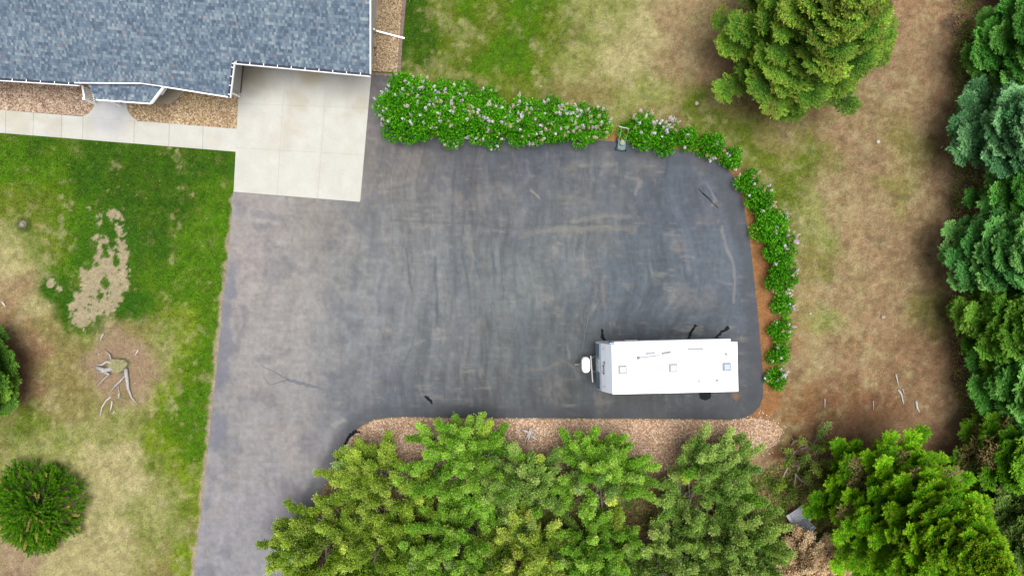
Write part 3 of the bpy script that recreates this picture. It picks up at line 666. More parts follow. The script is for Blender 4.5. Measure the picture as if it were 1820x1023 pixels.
# gutters: outer lip, dark trough, hangers
def gutter(a, b_, side, n, name='gutter'):
    a = Vector(a); b_ = Vector(b_); d = (b_ - a).normalized(); nn = Vector((d.y, -d.x, 0)) * side
    g_ = B(); g_.bar(a + nn * .13 + Vector((0, 0, -.05)), b_ + nn * .13 + Vector((0, 0, -.05)), .027, .10)
    g_.bar(a + nn * .07 + Vector((0, 0, -.115)), b_ + nn * .07 + Vector((0, 0, -.115)), .14, .03)
    for i in range(n): p = a.lerp(b_, (i + .3) / n); g_.bar(p + Vector((0, 0, .012)), p + nn * .13 + Vector((0, 0, .012)), .03, .012)
    go = g_.build(name, M_GUTTER, house)
    t_ = B(); t_.bar(a + nn * .062 + Vector((0, 0, -.05)), b_ + nn * .062 + Vector((0, 0, -.05)), .095, .03); t_.build('trough', M_GUTTER_IN, go)
    return go
gutter(fr[0], fr[1], 1, 16)
gutter(fr[4], fr[5], 1, 4)
gutter(fr[5], fr[6], 1, 10)
# thin drip edge along the rest
b = B()
b.bar(fr[1] + Vector((-.2, -.02, .01)), fr[2] + Vector((0, -.02, .01)), .05, .05)
b.bar(fr[2] + Vector((0, -.01, 0)), fr[3] + Vector((0, -.01, 0)), .03, .06)
b.bar(fr[3] + Vector((0, -.015, -.03)), fr[4] + Vector((0, -.015, -.03)), .05, .07)
b.build('drip_edge', M_GUTTER, house)
# right rake board
b = B(); b.bar(rr + Vector((.02, 0, -.02)), Vector((rx + .02, RY, RZ - .02)), .04, .2)
b.bar(Vector((rx + .02, RY, RZ - .02)), Vector((rx + .12, 2 * RY + .5, RZ - SL * (RY + .5) - .02)), .04, .2); b.build('rake_board', M_WHITE, house)
# walls
wf = [loc(P(-260, 98)), loc(P(429.5, 150)), loc(P(430.5, 104)), loc(P(660, 95)), loc(P(680, -80))]
wr = loc(P(660, 132)); wr2 = loc(P(672, 0)); kk = (2 * RY - wr.y) / (wr2.y - wr.y); wbx = wr.x + (wr2.x - wr.x) * kk
def zr(y): return min(2.6 + SL * y, RZ - SL * (y - RY)) - .17
def wallseg(b, p, q, n=1):
    for i in range(n):
        a = Vector(p).lerp(Vector(q), i / n); c = Vector(p).lerp(Vector(q), (i + 1) / n)
        vs4 = [b.bm.verts.new((a.x, a.y, -.05)), b.bm.verts.new((c.x, c.y, -.05)), b.bm.verts.new((c.x, c.y, zr(c.y))), b.bm.verts.new((a.x, a.y, zr(a.y)))]
        b.bm.faces.new(vs4)
yF = loc(P(405, 168)).y + .12; yG = loc(P(412, 96)).y
xL = fr[0].x + .3; xI = loc(P(429.5, 150)).x
gR = wr.x + (wr2.x - wr.x) * (yG - wr.y) / (wr2.y - wr.y)
gM = wr.x + (wr2.x - wr.x) * (RY - wr.y) / (wr2.y - wr.y)
b = B()
wallseg(b, (xL, yF + .35, 0), (xI, yF + .0, 0)); wallseg(b, (xI, yF, 0), (xI, yG, 0)); wallseg(b, (xI, yG, 0), (gR, yG, 0))
wallseg(b, (gR, yG, 0), (gM, RY, 0)); wallseg(b, (gM, RY, 0), (wbx, 2 * RY, 0)); wallseg(b, (wbx, 2 * RY, 0), (xL, 2 * RY, 0)); wallseg(b, (xL, 2 * RY, 0), (xL, RY, 0)); wallseg(b, (xL, RY, 0), (xL, yF + .35, 0))
# brick-like return between the recess wall and the eave keeps the corner closed
b.build('wall', M_WALL, house)
# garage front return (short pier at the right end of the garage) so that the gable wall reaches the eave
b = B(); px_ = wr.x
b.box((px_ - .04, (wr.y + .35 + yG) / 2, 1.25), (.09, yG - wr.y - .35, 2.5), mtx=None)
b.build('pier', M_WHITE, house)
b = B(); b.box((xI + .03, (yF + yG) / 2, .06), (.05, yG - yF, .12)); b.build('foundation_strip', plain('brown_trim', alb(128, 100, 78), .8), house)
# garage door and front windows, under the deep eave
gd = B(); gx0, gx1 = xI + .7, gR - .7
for i in range(4): gd.box(((gx0 + gx1) / 2, yG - .03, .32 + i * .54), (gx1 - gx0, .05, .52), bev=.008)
gdo = gd.build('garage_door', M_WHITE, house)
hb = B(); hb.bar(((gx0 + gx1) / 2 - .1, yG - .07, .4), ((gx0 + gx1) / 2 + .1, yG - .07, .4), .03); hb.build('handle', M_DARK, gdo)
for wx_ in (-9.2, -3.4, -14.0):
    yy = yF + .35 * (xI - wx_) / (xI - xL) - .03
    fb = B(); fb.box((wx_, yy, 1.5), (1.5, .06, 1.2)); fo = fb.build('window', M_WHITE, house)
    gb_ = B(); gb_.box((wx_, yy - .035, 1.5), (1.35, .02, 1.05)); gb_.build('pane', M_GLASS, fo)
db = B(); db.box((-6.3, yF + .1, 1.1), (.95, .06, 2.1)); dbo = db.build('door', M_WHITE, house)
hb = B(); hb.cyl((-5.95, yF + .06, 1.05), (-5.95, yF - .0, 1.05), .03); hb.build('handle', M_STEEL, dbo)
# downspout at the inner corner and diagonal elbow
b = B(); q = loc(P(413, 165, 2.0)); q = loc(P(414, 166, 1.2)); q2 = loc(P(426, 171.5, .2))
b.bar(q, q2, .09, .07); b.build('downspout', M_WHITE, house)
# porch roof: lower, shallow, hung in front of the main eave
pr = [loc(P(153, 144, 2.42)), loc(P(296, 149, 2.42)), loc(P(268, 183.5, 2.3)), loc(P(171, 176.5, 2.3))]
b = B(); b.poly(pr, thick=.10); po = b.build('porch_roof', plain('old_shingle_base', alb(70, 96, 120), .9), house)
po.data.materials.clear(); po.data.materials.append(M_SHINGLE)
b = B(); e1, e2, e3, e4 = pr
b.bar(e4 + Vector((0, -.03, -.02)), e3 + Vector((0, -.03, -.02)), .05, .1); b.bar(e3 + Vector((.03, 0, -.01)), e2 + Vector((.03, .05, -.01)), .09, .12)
b.build('fascia', M_WHITE, po)
# bracket frame on the porch end
b = B(); A_ = loc(P(297, 154, 2.0)); B_ = loc(P(287, 168, 2.0)); C_ = loc(P(281, 165, 2.0))
b.bar(A_, B_, .09, .06); b.bar(B_, C_, .08, .06); b.bar(loc(P(278, 174, 2.1)), loc(P(274, 171, 2.1)), .06, .05); 
b.build('porch_bracket', M_WHITE, house)
# landing block to the right of the porch
b = B(); lp = [P(283, 158), P(335, 160), P(318, 176), P(303, 187), P(262, 181), P(262, 160)]
b.poly([loc((p.x, p.y, .16)) for p in lp], z0=0); b.build('landing', plain('landing_stone', alb(205, 190, 165), .9, noise=.12), house)
# railings
def railing(a, c, n, label_seed):
    a = loc(a); c = loc(c); bb = B()
    bb.bar(a, c, .09, .06); bb.bar(Vector((a.x, a.y, .2)), Vector((c.x, c.y, .2)), .06, .06)
    for i in range(n): p = a.lerp(c, (i + .5) / n); bb.bar(Vector((p.x, p.y, .2)), Vector((p.x, p.y, a.z)), .04, .05)
    ro = bb.build('railing', M_WHITE, house)
    pb = B(); pb.bar(Vector((c.x, c.y, .05)), Vector((c.x, c.y, a.z + .06)), .11, .11); pb.box((c.x, c.y, a.z + .08), (.12, .12, .03)); pb.build('post', M_WHITE, ro)
railing(P(146.5, 152, 1.05), P(150.5, 176, 1.05), 6, 0)
railing(P(192, 158, 1.0), P(195.5, 178.5, 1.0), 6, 1)
# downspout on the gable side with its long extension, and a small tan vent
b = B()
b.bar(loc(P(667.5, 55, .22)), loc(P(719, 68.5, .1)), .085, .07); b.bar(loc(P(667.5, 55, .22)), loc(P(664.5, 52, 1.6)), .085, .07)
b.build('downspout', M_WHITE, house)
b = B(); q = loc(P(668, 82, .35)); b.box((q.x - .0, q.y, q.z), (.12, .16, .2), bev=.01); b.build('wall_vent', M_TAN, house)

# ------------------------------------------------------------------ foliage
def leaf_mesh(name, pos, d, nrm, ln, wd, col, mat, parent, droop=0.0):
    """one kite-shaped leaf or needle spray per position"""
    d = d / (np.linalg.norm(d, axis=1, keepdims=True) + 1e-9)
    s = np.cross(d, nrm); s /= (np.linalg.norm(s, axis=1, keepdims=True) + 1e-9)
    ln = np.asarray(ln)[:, None]; wd = np.asarray(wd)[:, None]
    tip = pos + d * ln; tip[:, 2:3] -= droop * ln; mid = pos + d * ln * .45
    co = np.stack([pos, mid - s * wd, tip, mid + s * wd], 1).reshape(-1, 3)
    f = np.arange(len(pos) * 4).reshape(-1, 4)
    me = mesh_np(name, co, f, 4, np.repeat(np.clip(col, .003, .9), 4, 0)); return link(name, me, mat, parent)

def rv(rng, n):
    v = rng.normal(size=(n, 3)); return v / np.linalg.norm(v, axis=1, keepdims=True)

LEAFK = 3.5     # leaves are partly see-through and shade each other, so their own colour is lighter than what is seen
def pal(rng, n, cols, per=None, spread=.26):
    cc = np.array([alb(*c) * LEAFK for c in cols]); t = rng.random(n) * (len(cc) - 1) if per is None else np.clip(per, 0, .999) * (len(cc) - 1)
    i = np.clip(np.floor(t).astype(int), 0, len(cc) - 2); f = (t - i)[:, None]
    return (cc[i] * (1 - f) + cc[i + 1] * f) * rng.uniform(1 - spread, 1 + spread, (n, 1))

def conifer(label, base, h, R, cols, seed, nb=150, tuft=.95, dens=230, up=.25, group='evergreen trees round the lot', name='pine_tree', lean=(0, 0), tipc=None, wdt=.40, trunk_r=.16, power=.75, low=.14, dead=0, patchy=None):
    rng = np.random.default_rng(seed)
    root = empty(name, (base.x, base.y, 0)); tag(root, label, 'tree', group)
    tb = B(); tp = [Vector((lean[0] * t * t, lean[1] * t * t, h * t)) for t in (0, .2, .45, .7, .98)]
    tb.tube(tp, [trunk_r * 1.25, trunk_r, trunk_r * .75, trunk_r * .45, .02], 8, .1, seed); tb.build('trunk', M_BARK, root, True)
    br = B(); POS = []; D = []; N = []; L_ = []; W_ = []; C_ = []
    for i in range(nb):
        t = low + (1 - low) * (i + rng.random()) / nb
        t = low + (1 - low) * (1 - (1 - (t - low) / (1 - low)) ** 1.0)
        az = i * 2.39996 + rng.uniform(-.5, .5)
        prof = (1 - t) ** power * (1 if t > .18 else .75 + t * 1.4)
        Lb = R * prof * rng.uniform(.72, 1.14) + .22
        o = Vector((lean[0] * t * t, lean[1] * t * t, h * t)); dirh = Vector((math.cos(az), math.sin(az), 0))
        el = up + .55 * t * t + rng.uniform(-.12, .12)
        dead_b = rng.random() < dead and t < .5
        tw = tuft * rng.uniform(.8, 1.2) * (.55 + .45 * min(1, Lb / 1.6)); 
        tipp = o + dirh * Lb + Vector((0, 0, Lb * el))
        if Lb > .8 and t < .95: br.tube([o, o.lerp(tipp, .5) - Vector((0, 0, .06 * Lb)), tipp], [.022 + .008 * Lb, .018, .006], 4, 0, i)
        bcol = rng.random(); bval = rng.uniform(.82, 1.16)
        # paddles: one at the tip, others further in and at the sides
        npad = 1 + int(Lb / (tw * .62))
        for kpad in range(npad):
            fr_ = 1 - kpad * (.62 * tw / Lb); 
            if fr_ < .22: break
            for side in ((0,) if kpad == 0 else (-1, 1)):
                yaw = side * rng.uniform(.45, .85) + rng.uniform(-.12, .12)
                c, s_ = math.cos(az + yaw), math.sin(az + yaw)
                ax = np.array([c, s_, el * .8 + rng.uniform(-.1, .25)]); ax /= np.linalg.norm(ax); lat = np.array([-s_, c, rng.uniform(-.15, .15)]); upv = np.cross(ax, lat)
                lp = tw * (1 if kpad == 0 else rng.uniform(.65, 1.0)); st = np.array(o) + (np.array(tipp) - np.array(o)) * max(0, fr_ - lp / Lb * (1 if kpad == 0 else .3)); st[2] -= .05 * kpad
                n = int(1.9 * dens * lp * lp * (.16 if dead_b else 1))
                if n < 4: continue
                nt_ = max(5, int(lp * 10)); kt = rng.integers(0, nt_, n); uk = (kt + .3) / nt_; sg = rng.choice([-1., 1.], n)
                tl_ = wdt * lp * (np.sin(np.clip(uk * .85 + .15, 0, 1) * PI) ** .6 * (1.25 - .5 * uk)) * rng.uniform(.7, 1.25, nt_)[kt] + .05
                v_ = rng.random(n) ** .75; core = rng.random(n) < .16; v_ = np.where(core, v_ * .15, v_)
                u = np.clip(uk * .9 + v_ * tl_ / lp * .75, 0, 1.12); a = sg * v_
                p = st + ax * (u * lp)[:, None] + lat * (sg * v_ * tl_)[:, None] + rv(rng, n) * .020 + upv * (rng.normal(0, .02, n) + .09 * lp * np.sin(np.clip(u, 0, 1) * PI) * (1 - v_ ** 2) + rng.normal(0, .03, nt_)[kt])[:, None]
                dd = ax[None] * .85 + lat[None] * (sg * (.35 + .5 * v_))[:, None] + rv(rng, n) * .38
                nn = upv[None] * .5 + np.array([0, 0, .6])[None] + rv(rng, n) * .5
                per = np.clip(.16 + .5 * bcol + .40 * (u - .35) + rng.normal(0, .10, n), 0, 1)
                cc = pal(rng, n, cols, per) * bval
                if patchy is not None and rng.random() < patchy[0]: cc = cc * .45 + alb(*patchy[1]) * .55
                if tipc is not None:
                    m = (u > .72) & (rng.random(n) < tipc[0] * (.3 + t)); cc[m] = alb(*tipc[1]) * rng.uniform(.85, 1.15, (m.sum(), 1))
                if dead_b: cc = pal(rng, n, [(112, 104, 62), (140, 124, 86)])
                POS.append(p); D.append(dd); N.append(nn); L_.append(rng.uniform(.07, .14, n)); W_.append(rng.uniform(.02, .038, n)); C_.append(cc)
    br.build('branches', M_BARK, root)
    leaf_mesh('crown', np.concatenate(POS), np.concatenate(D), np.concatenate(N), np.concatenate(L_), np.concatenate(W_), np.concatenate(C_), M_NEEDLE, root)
    return root

def plume_tree(label, base, h, R, cols, seed, stems=34, clump=.25, dens=1000, group='loose feathery trees along the gravel', name='juniper_tree', low=.36, spike=1.0, tipc=None, leafl=.07, bias=None):
    """many arching stems, each wearing a loose plume of leaf sprays"""
    rng = np.random.default_rng(seed); root = empty(name, (base.x, base.y, 0)); tag(root, label, 'tree', group)
    if cols is not TAN_: cols = [tuple(.62 * a_ + .38 * b_ for a_, b_ in zip(p_, q_)) for p_, q_ in zip(cols, [(52, 84, 20), (80, 114, 32), (106, 138, 44), (134, 160, 62), (164, 182, 92)])]
    tb = B(); tb.tube([(0, 0, -.05), (.03, 0, h * .2), (.06, .03, h * .42)], [.16, .12, .06], 8, .12, seed); tb.build('trunk', M_BARK, root, True)
    br = B(); POS = []; D = []; N = []; L_ = []; W_ = []; C_ = []
    for i in range(stems):
        az = i * 2.39996 + rng.uniform(-.4, .4); q = math.sqrt((i + .6) / stems)
        if bias is not None and rng.random() < .35: az = bias + rng.normal(0, .5)
        rr_ = R * q * rng.uniform(.8, 1.12); top_z = h * (1.0 - .5 * q * q) * rng.uniform(.72, 1.1)
        sp_ = az + rng.normal(0, .9); so_ = R * .42 * math.sqrt(rng.random()); p0 = np.array([math.cos(sp_) * so_, math.sin(sp_) * so_, h * rng.uniform(.0, .2)]); p3 = np.array([math.cos(az) * rr_, math.sin(az) * rr_, top_z]) + rv(rng, 1)[0] * np.array([.35, .35, .2])
        p1 = p0 + np.array([math.cos(az) * rr_ * .35, math.sin(az) * rr_ * .35, (top_z - p0[2]) * .35]); p2 = p3 * np.array([.8, .8, .78]) + rv(rng, 1)[0] * .1
        def bez(t):
            t = np.asarray(t)[..., None]; return (1 - t) ** 3 * p0 + 3 * (1 - t) ** 2 * t * p1 + 3 * (1 - t) * t * t * p2 + t ** 3 * p3
        tt = np.linspace(0, 1, 7); cp = bez(tt); Ls = np.linalg.norm(np.diff(cp, axis=0), axis=1).sum()
        br.tube([Vector(v) for v in cp], [.05, .042, .034, .027, .02, .013, .006], 5, 0, i)
        bcol = rng.random(); bval = rng.uniform(.84, 1.12); scol = cols if rng.random() < .90 else (MIXC[int(rng.integers(0, 4))] if cols is not TAN_ else cols)
        ns = int(Ls / .16)
        for k in range(ns):
            # side sprigs: little fans of leaves on both sides of the stem
            t0 = low + (1 - low) * (k + rng.random()) / ns; c0 = bez(t0); tg = bez(min(t0 + .04, 1.0)) - bez(t0 - .04); tg /= np.linalg.norm(tg)
            sl_ = clump * rng.uniform(.6, 1.4) * (1.25 - .75 * max(0, (t0 - .6) / .4) * spike)
            n = int(dens * sl_ * .21)
            for sgn in (-1, 1, 0):
                sd_ = np.cross(tg, rv(rng, 1)[0]); sd_ /= np.linalg.norm(sd_)
                ax = tg * (1.15 if sgn else 1.8) + sd_ * (sgn if sgn else .2) + np.array([0, 0, .25]); ax /= np.linalg.norm(ax)
                u = rng.random(n); p = c0 + ax * (u * sl_)[:, None] + rv(rng, n) * (.05 + .11 * u[:, None])
                dd = ax[None] * .7 + rv(rng, n) * .75; nn = np.array([0, 0, 1.])[None] + rv(rng, n) * .5
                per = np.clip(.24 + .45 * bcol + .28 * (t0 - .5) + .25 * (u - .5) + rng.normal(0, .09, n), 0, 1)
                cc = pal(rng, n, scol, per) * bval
                if tipc is not None:
                    m = rng.random(n) < tipc[0] * (t0 > .7); cc[m] = alb(*tipc[1]) * rng.uniform(.85, 1.15, (m.sum(), 1))
                br_ = c0 + ax * sl_ * .8
                POS.append(p); D.append(dd); N.append(nn); L_.append(rng.uniform(.7, 1.3, n) * leafl); W_.append(rng.uniform(.022, .038, n)); C_.append(cc)
        # bare side twigs low down
        for k in range(8):
            t0 = rng.uniform(.15, .9); c0 = bez(t0); e = c0 + rv(rng, 1)[0] * np.array([.45, .45, .3]); br.tube([Vector(c0), Vector((c0 + e) / 2 + rv(rng, 1)[0] * .04), Vector(e)], [.012, .008, .004], 3, 0, i)
    br.build('branches', M_TWIG, root)
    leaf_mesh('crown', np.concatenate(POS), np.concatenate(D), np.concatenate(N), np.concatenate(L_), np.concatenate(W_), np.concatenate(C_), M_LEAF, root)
    return root

def lilac(label, px, py, rx, ry, h, seed, flow=.5, rot=0, group='flowering lilacs along the driveway edge', fl_dir=None, dens=1.0):
    """rounded many-stemmed bush with heart-sized leaves and pale flower heads; rx, ry in photo pixels"""
    rng = np.random.default_rng(seed); zc = h * .62; c = P(px, py, zc); k = (H - zc) / F; rx *= k; ry *= k
    root = empty('lilac_bush', (c.x, c.y, 0), rot); tag(root, label, 'bush', group)
    br = B()
    for i in range(int(6 + 5 * rx)):
        a = rng.uniform(0, 2 * PI); q = math.sqrt(rng.random()) * .8
        br.tube([(rng.uniform(-.12, .12) * rx, rng.uniform(-.12, .12) * ry, 0), (math.cos(a) * rx * q * .5, math.sin(a) * ry * q * .5, h * .5), (math.cos(a) * rx * q, math.sin(a) * ry * q, h * .85)], [.025, .018, .008], 5, 0, i)
    br.build('stems', M_BARK, root)
    area = PI * rx * ry; nl = max(5, int(area * 2.6)); POS = []; D = []; N = []; L_ = []; W_ = []; C_ = []; tops = []
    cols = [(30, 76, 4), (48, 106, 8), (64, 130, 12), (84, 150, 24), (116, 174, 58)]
    for i in range(nl):
        a = i * 2.39996 + rng.uniform(-.3, .3); q = math.sqrt((i + .5) / nl) * rng.uniform(.80, .96)
        lr = rng.uniform(.26, .46) * min(1.3, .7 + .3 * math.sqrt(area)) * min(1, h / 1.1); lc = np.array([math.cos(a) * rx * q, math.sin(a) * ry * q, h * (1 - .5 * q ** 2.2) * rng.uniform(.86, 1.04) - lr])
        n = int(250 * dens * (lr / .36) ** 2); v = rv(rng, n); v[:, 2] = np.abs(v[:, 2]) * 1.1 - .35; v /= np.linalg.norm(v, axis=1, keepdims=True)
        rad = lr * rng.uniform(.62, 1.18, n); p = lc + v * rad[:, None]; p[:, 2] = np.maximum(p[:, 2], .05)
        dd = v * .6 + rv(rng, n) * .8; dd[:, 2] -= .15; nn = v * .8 + np.array([0, 0, .9])[None] + rv(rng, n) * .6
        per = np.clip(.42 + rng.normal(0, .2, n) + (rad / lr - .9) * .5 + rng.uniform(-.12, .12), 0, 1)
        POS.append(p); D.append(dd); N.append(nn); L_.append(rng.uniform(.08, .135, n)); W_.append(rng.uniform(.028, .046, n)); C_.append(pal(rng, n, cols, per)); tops.append((lc, lr, q, a))
    # low skirt so the ground is hidden at the rim
    n = int(420 * area * dens); a = rng.uniform(0, 2 * PI, n); q = np.sqrt(rng.uniform(0, 1, n)) * .95
    p = np.stack([np.cos(a) * rx * q, np.sin(a) * ry * q, h * rng.uniform(.15, .6, n) * (1.1 - .6 * q)], 1)
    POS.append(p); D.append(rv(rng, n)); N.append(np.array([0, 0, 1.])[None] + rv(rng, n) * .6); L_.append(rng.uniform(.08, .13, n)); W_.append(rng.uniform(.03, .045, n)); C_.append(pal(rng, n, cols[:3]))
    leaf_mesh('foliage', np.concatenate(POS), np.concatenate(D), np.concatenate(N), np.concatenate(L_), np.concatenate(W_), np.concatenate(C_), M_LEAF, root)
    # flower heads
    FP = []; FD = []; FN = []; FC = []; nf = int(area * 14 * flow) + (2 if flow > 0 else 0)
    for i in range(nf):
        lc, lr, q, a = tops[int(rng.integers(0, nl))]
        if fl_dir is not None and rng.random() < .75:
            best = sorted(tops, key=lambda t_: -(t_[0][0] * math.cos(fl_dir) + t_[0][1] * math.sin(fl_dir)) + rng.normal(0, .25))[0]; lc, lr, q, a = best
        v = rv(rng, 1)[0]; v[2] = abs(v[2]) * .8 + .25
        if fl_dir is not None: v[:2] += np.array([math.cos(fl_dir), math.sin(fl_dir)]) * .5
        v /= np.linalg.norm(v)
        c0 = lc + v * lr * 1.08; ax = v * .6 + np.array([0, 0, .8]) + rv(rng, 1)[0] * .35; ax /= np.linalg.norm(ax); L0 = rng.uniform(.15, .32)
        base_c = [(232, 216, 228), (214, 190, 214), (222, 196, 178), (196, 158, 136), (236, 232, 238)][int(rng.choice(5, p=[.32, .18, .22, .13, .15]))]
        m = int(46 * L0 / .2); u = rng.random(m); p = c0 + ax * (u * L0)[:, None] + rv(rng, m) * (.085 * (1 - u * .8))[:, None]
        FP.append(p); FD.append(rv(rng, m)); FN.append(ax[None] + rv(rng, m) * .6); FC.append(np.tile(alb(*base_c) * 1.9 * rng.uniform(.85, 1.1), (m, 1)) * rng.uniform(.85, 1.12, (m, 1)))
    if FP:
        FP = np.concatenate(FP); m = len(FP)
        leaf_mesh('blossoms', FP, np.concatenate(FD), np.concatenate(FN), rng.uniform(.026, .046, m), rng.uniform(.012, .02, m), np.concatenate(FC), M_FLOWER, root)
    return root

# lilac hedge along the top of the lot, then the row down the right side
LIL = [
 ('biggest lilac bush at the hedge end nearest the concrete apron', 726, 187, 55, 60, 2.5, .45, 0, None),
 ('tall lilac bush second in the hedge from the house corner', 800, 193, 50, 52, 2.3, .5, 0, None),
 ('lilac bush in the hedge where it starts to narrow, third from the house', 866, 204, 42, 45, 2.0, .65, 0, None),
 ('lilac bush in the middle of the narrow half of the hedge', 930, 210, 42, 40, 1.8, .7, 0, None),
 ('lilac bush of the hedge with pink heads along its driveway side, second from the mower', 990, 214, 40, 38, 1.7, .85, 0, None),
 ('lilac bush closing the hedge just left of the push mower', 1048, 217, 36, 34, 1.6, .8, 0, None),
 ('bright green lilac bush standing just right of the push mower', 1140, 231, 24, 27, 1.4, .7, 0, 1.2),
 ('lilac bush with a pale flower crest on top, second right of the mower', 1182, 240, 26, 27, 1.3, 1.3, 0, 1.6),
 ('small plain green lilac bush third right of the mower with almost no flowers', 1222, 246, 19, 19, 1.0, .15, 0, None),
 ('round lilac bush at the start of the driveway corner bend', 1268, 260, 24, 20, 1.1, .3, 0, -1.5),
 ('compact dark green lilac bush in the bend reaching over the asphalt corner', 1301, 284, 17, 18, 1.0, .2, 0, None),
 ('lilac bush at the top of the right hand row, below the bend', 1328, 324, 20, 20, 1.1, .25, 0, None),
 ('lilac bush with pink flowers on its lawn side, second in the right hand row', 1352, 356, 25, 26, 1.3, .25, 0, .6),
 ('large lilac bush in the upper middle of the right hand row', 1370, 398, 28, 30, 1.5, .22, 0, .5),
 ('large lilac bush with the thickest lilac flower cluster facing the dry lawn', 1386, 442, 29, 30, 1.6, .42, 0, .2),
 ('lilac bush at the lower end of the unbroken right hand row', 1391, 492, 29, 27, 1.5, .28, 0, -.5),
 ('small lilac bush alone under the unbroken row, pale flowers on its right', 1391, 541, 16, 16, .9, .8, 0, -.2),
 ('small round lilac bush beside the trailer, uppermost of the last three', 1387, 588, 19, 19, 1.0, .7, 0, .3),
 ('smallest plain lilac bush, middle one of the last three beside the trailer', 1383, 630, 17, 17, .9, .15, 0, None),
 ('last lilac bush of the row with white flowers, level with the trailer rear', 1380, 674, 17, 18, .9, .8, 0, 1.5),
]
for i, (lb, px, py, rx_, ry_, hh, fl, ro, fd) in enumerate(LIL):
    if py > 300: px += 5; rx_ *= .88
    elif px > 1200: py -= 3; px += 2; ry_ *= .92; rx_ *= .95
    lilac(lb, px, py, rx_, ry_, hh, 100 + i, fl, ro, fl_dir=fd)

GREEN = [(38, 66, 20), (60, 94, 32), (84, 120, 40), (112, 144, 50), (142, 166, 64)]
BLUE = [(34, 68, 38), (54, 94, 58), (76, 118, 76), (102, 142, 98), (134, 170, 126)]
MIXD = [(28, 64, 20), (46, 92, 34), (68, 118, 48), (96, 144, 66), (128, 168, 90)]
LIME = [(38, 78, 8), (60, 108, 12), (84, 134, 18), (112, 160, 26), (148, 186, 40)]
GREEN, BLUE, MIXD = ([tuple(min(235, int(v * 1.1)) for v in c) for c in p_] for p_ in (GREEN, BLUE, MIXD))
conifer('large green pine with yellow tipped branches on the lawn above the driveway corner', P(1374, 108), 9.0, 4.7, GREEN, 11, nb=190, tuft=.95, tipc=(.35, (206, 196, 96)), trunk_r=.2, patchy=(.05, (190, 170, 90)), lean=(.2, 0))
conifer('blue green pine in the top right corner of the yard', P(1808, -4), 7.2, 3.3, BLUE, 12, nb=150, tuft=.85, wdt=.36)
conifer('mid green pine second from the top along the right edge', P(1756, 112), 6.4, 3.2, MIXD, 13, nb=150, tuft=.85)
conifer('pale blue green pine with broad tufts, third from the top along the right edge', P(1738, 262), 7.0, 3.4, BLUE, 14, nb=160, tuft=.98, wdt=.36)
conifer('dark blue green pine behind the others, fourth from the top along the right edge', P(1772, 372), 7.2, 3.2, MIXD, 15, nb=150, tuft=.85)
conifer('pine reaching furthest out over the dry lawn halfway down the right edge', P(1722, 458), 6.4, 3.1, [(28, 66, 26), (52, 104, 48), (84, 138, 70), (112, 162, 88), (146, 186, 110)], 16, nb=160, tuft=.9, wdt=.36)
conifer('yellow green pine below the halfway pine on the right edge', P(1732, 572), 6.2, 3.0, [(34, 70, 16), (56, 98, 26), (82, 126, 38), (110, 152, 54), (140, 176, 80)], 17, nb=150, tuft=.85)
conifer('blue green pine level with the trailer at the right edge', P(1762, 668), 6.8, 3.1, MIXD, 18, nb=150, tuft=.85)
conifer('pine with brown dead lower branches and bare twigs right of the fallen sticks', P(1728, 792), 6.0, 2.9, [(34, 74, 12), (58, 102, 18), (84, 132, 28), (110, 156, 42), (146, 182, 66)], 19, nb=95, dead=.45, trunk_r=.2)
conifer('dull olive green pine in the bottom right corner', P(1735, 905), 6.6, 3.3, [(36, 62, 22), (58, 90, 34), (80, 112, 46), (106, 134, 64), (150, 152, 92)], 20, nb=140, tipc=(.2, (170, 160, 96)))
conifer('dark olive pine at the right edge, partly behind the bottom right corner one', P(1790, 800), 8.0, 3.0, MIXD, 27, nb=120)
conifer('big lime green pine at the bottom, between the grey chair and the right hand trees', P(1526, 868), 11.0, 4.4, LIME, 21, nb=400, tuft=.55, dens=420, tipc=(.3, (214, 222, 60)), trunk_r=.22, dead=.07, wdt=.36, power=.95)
conifer('pine cut off by the left edge beside the bare tree stump', P(4, 662), 4.4, 2.7, [(34, 66, 20), (54, 92, 32), (78, 120, 44), (106, 144, 54), (144, 172, 70)], 22, nb=85, tuft=1.05, wdt=.34, power=.6)

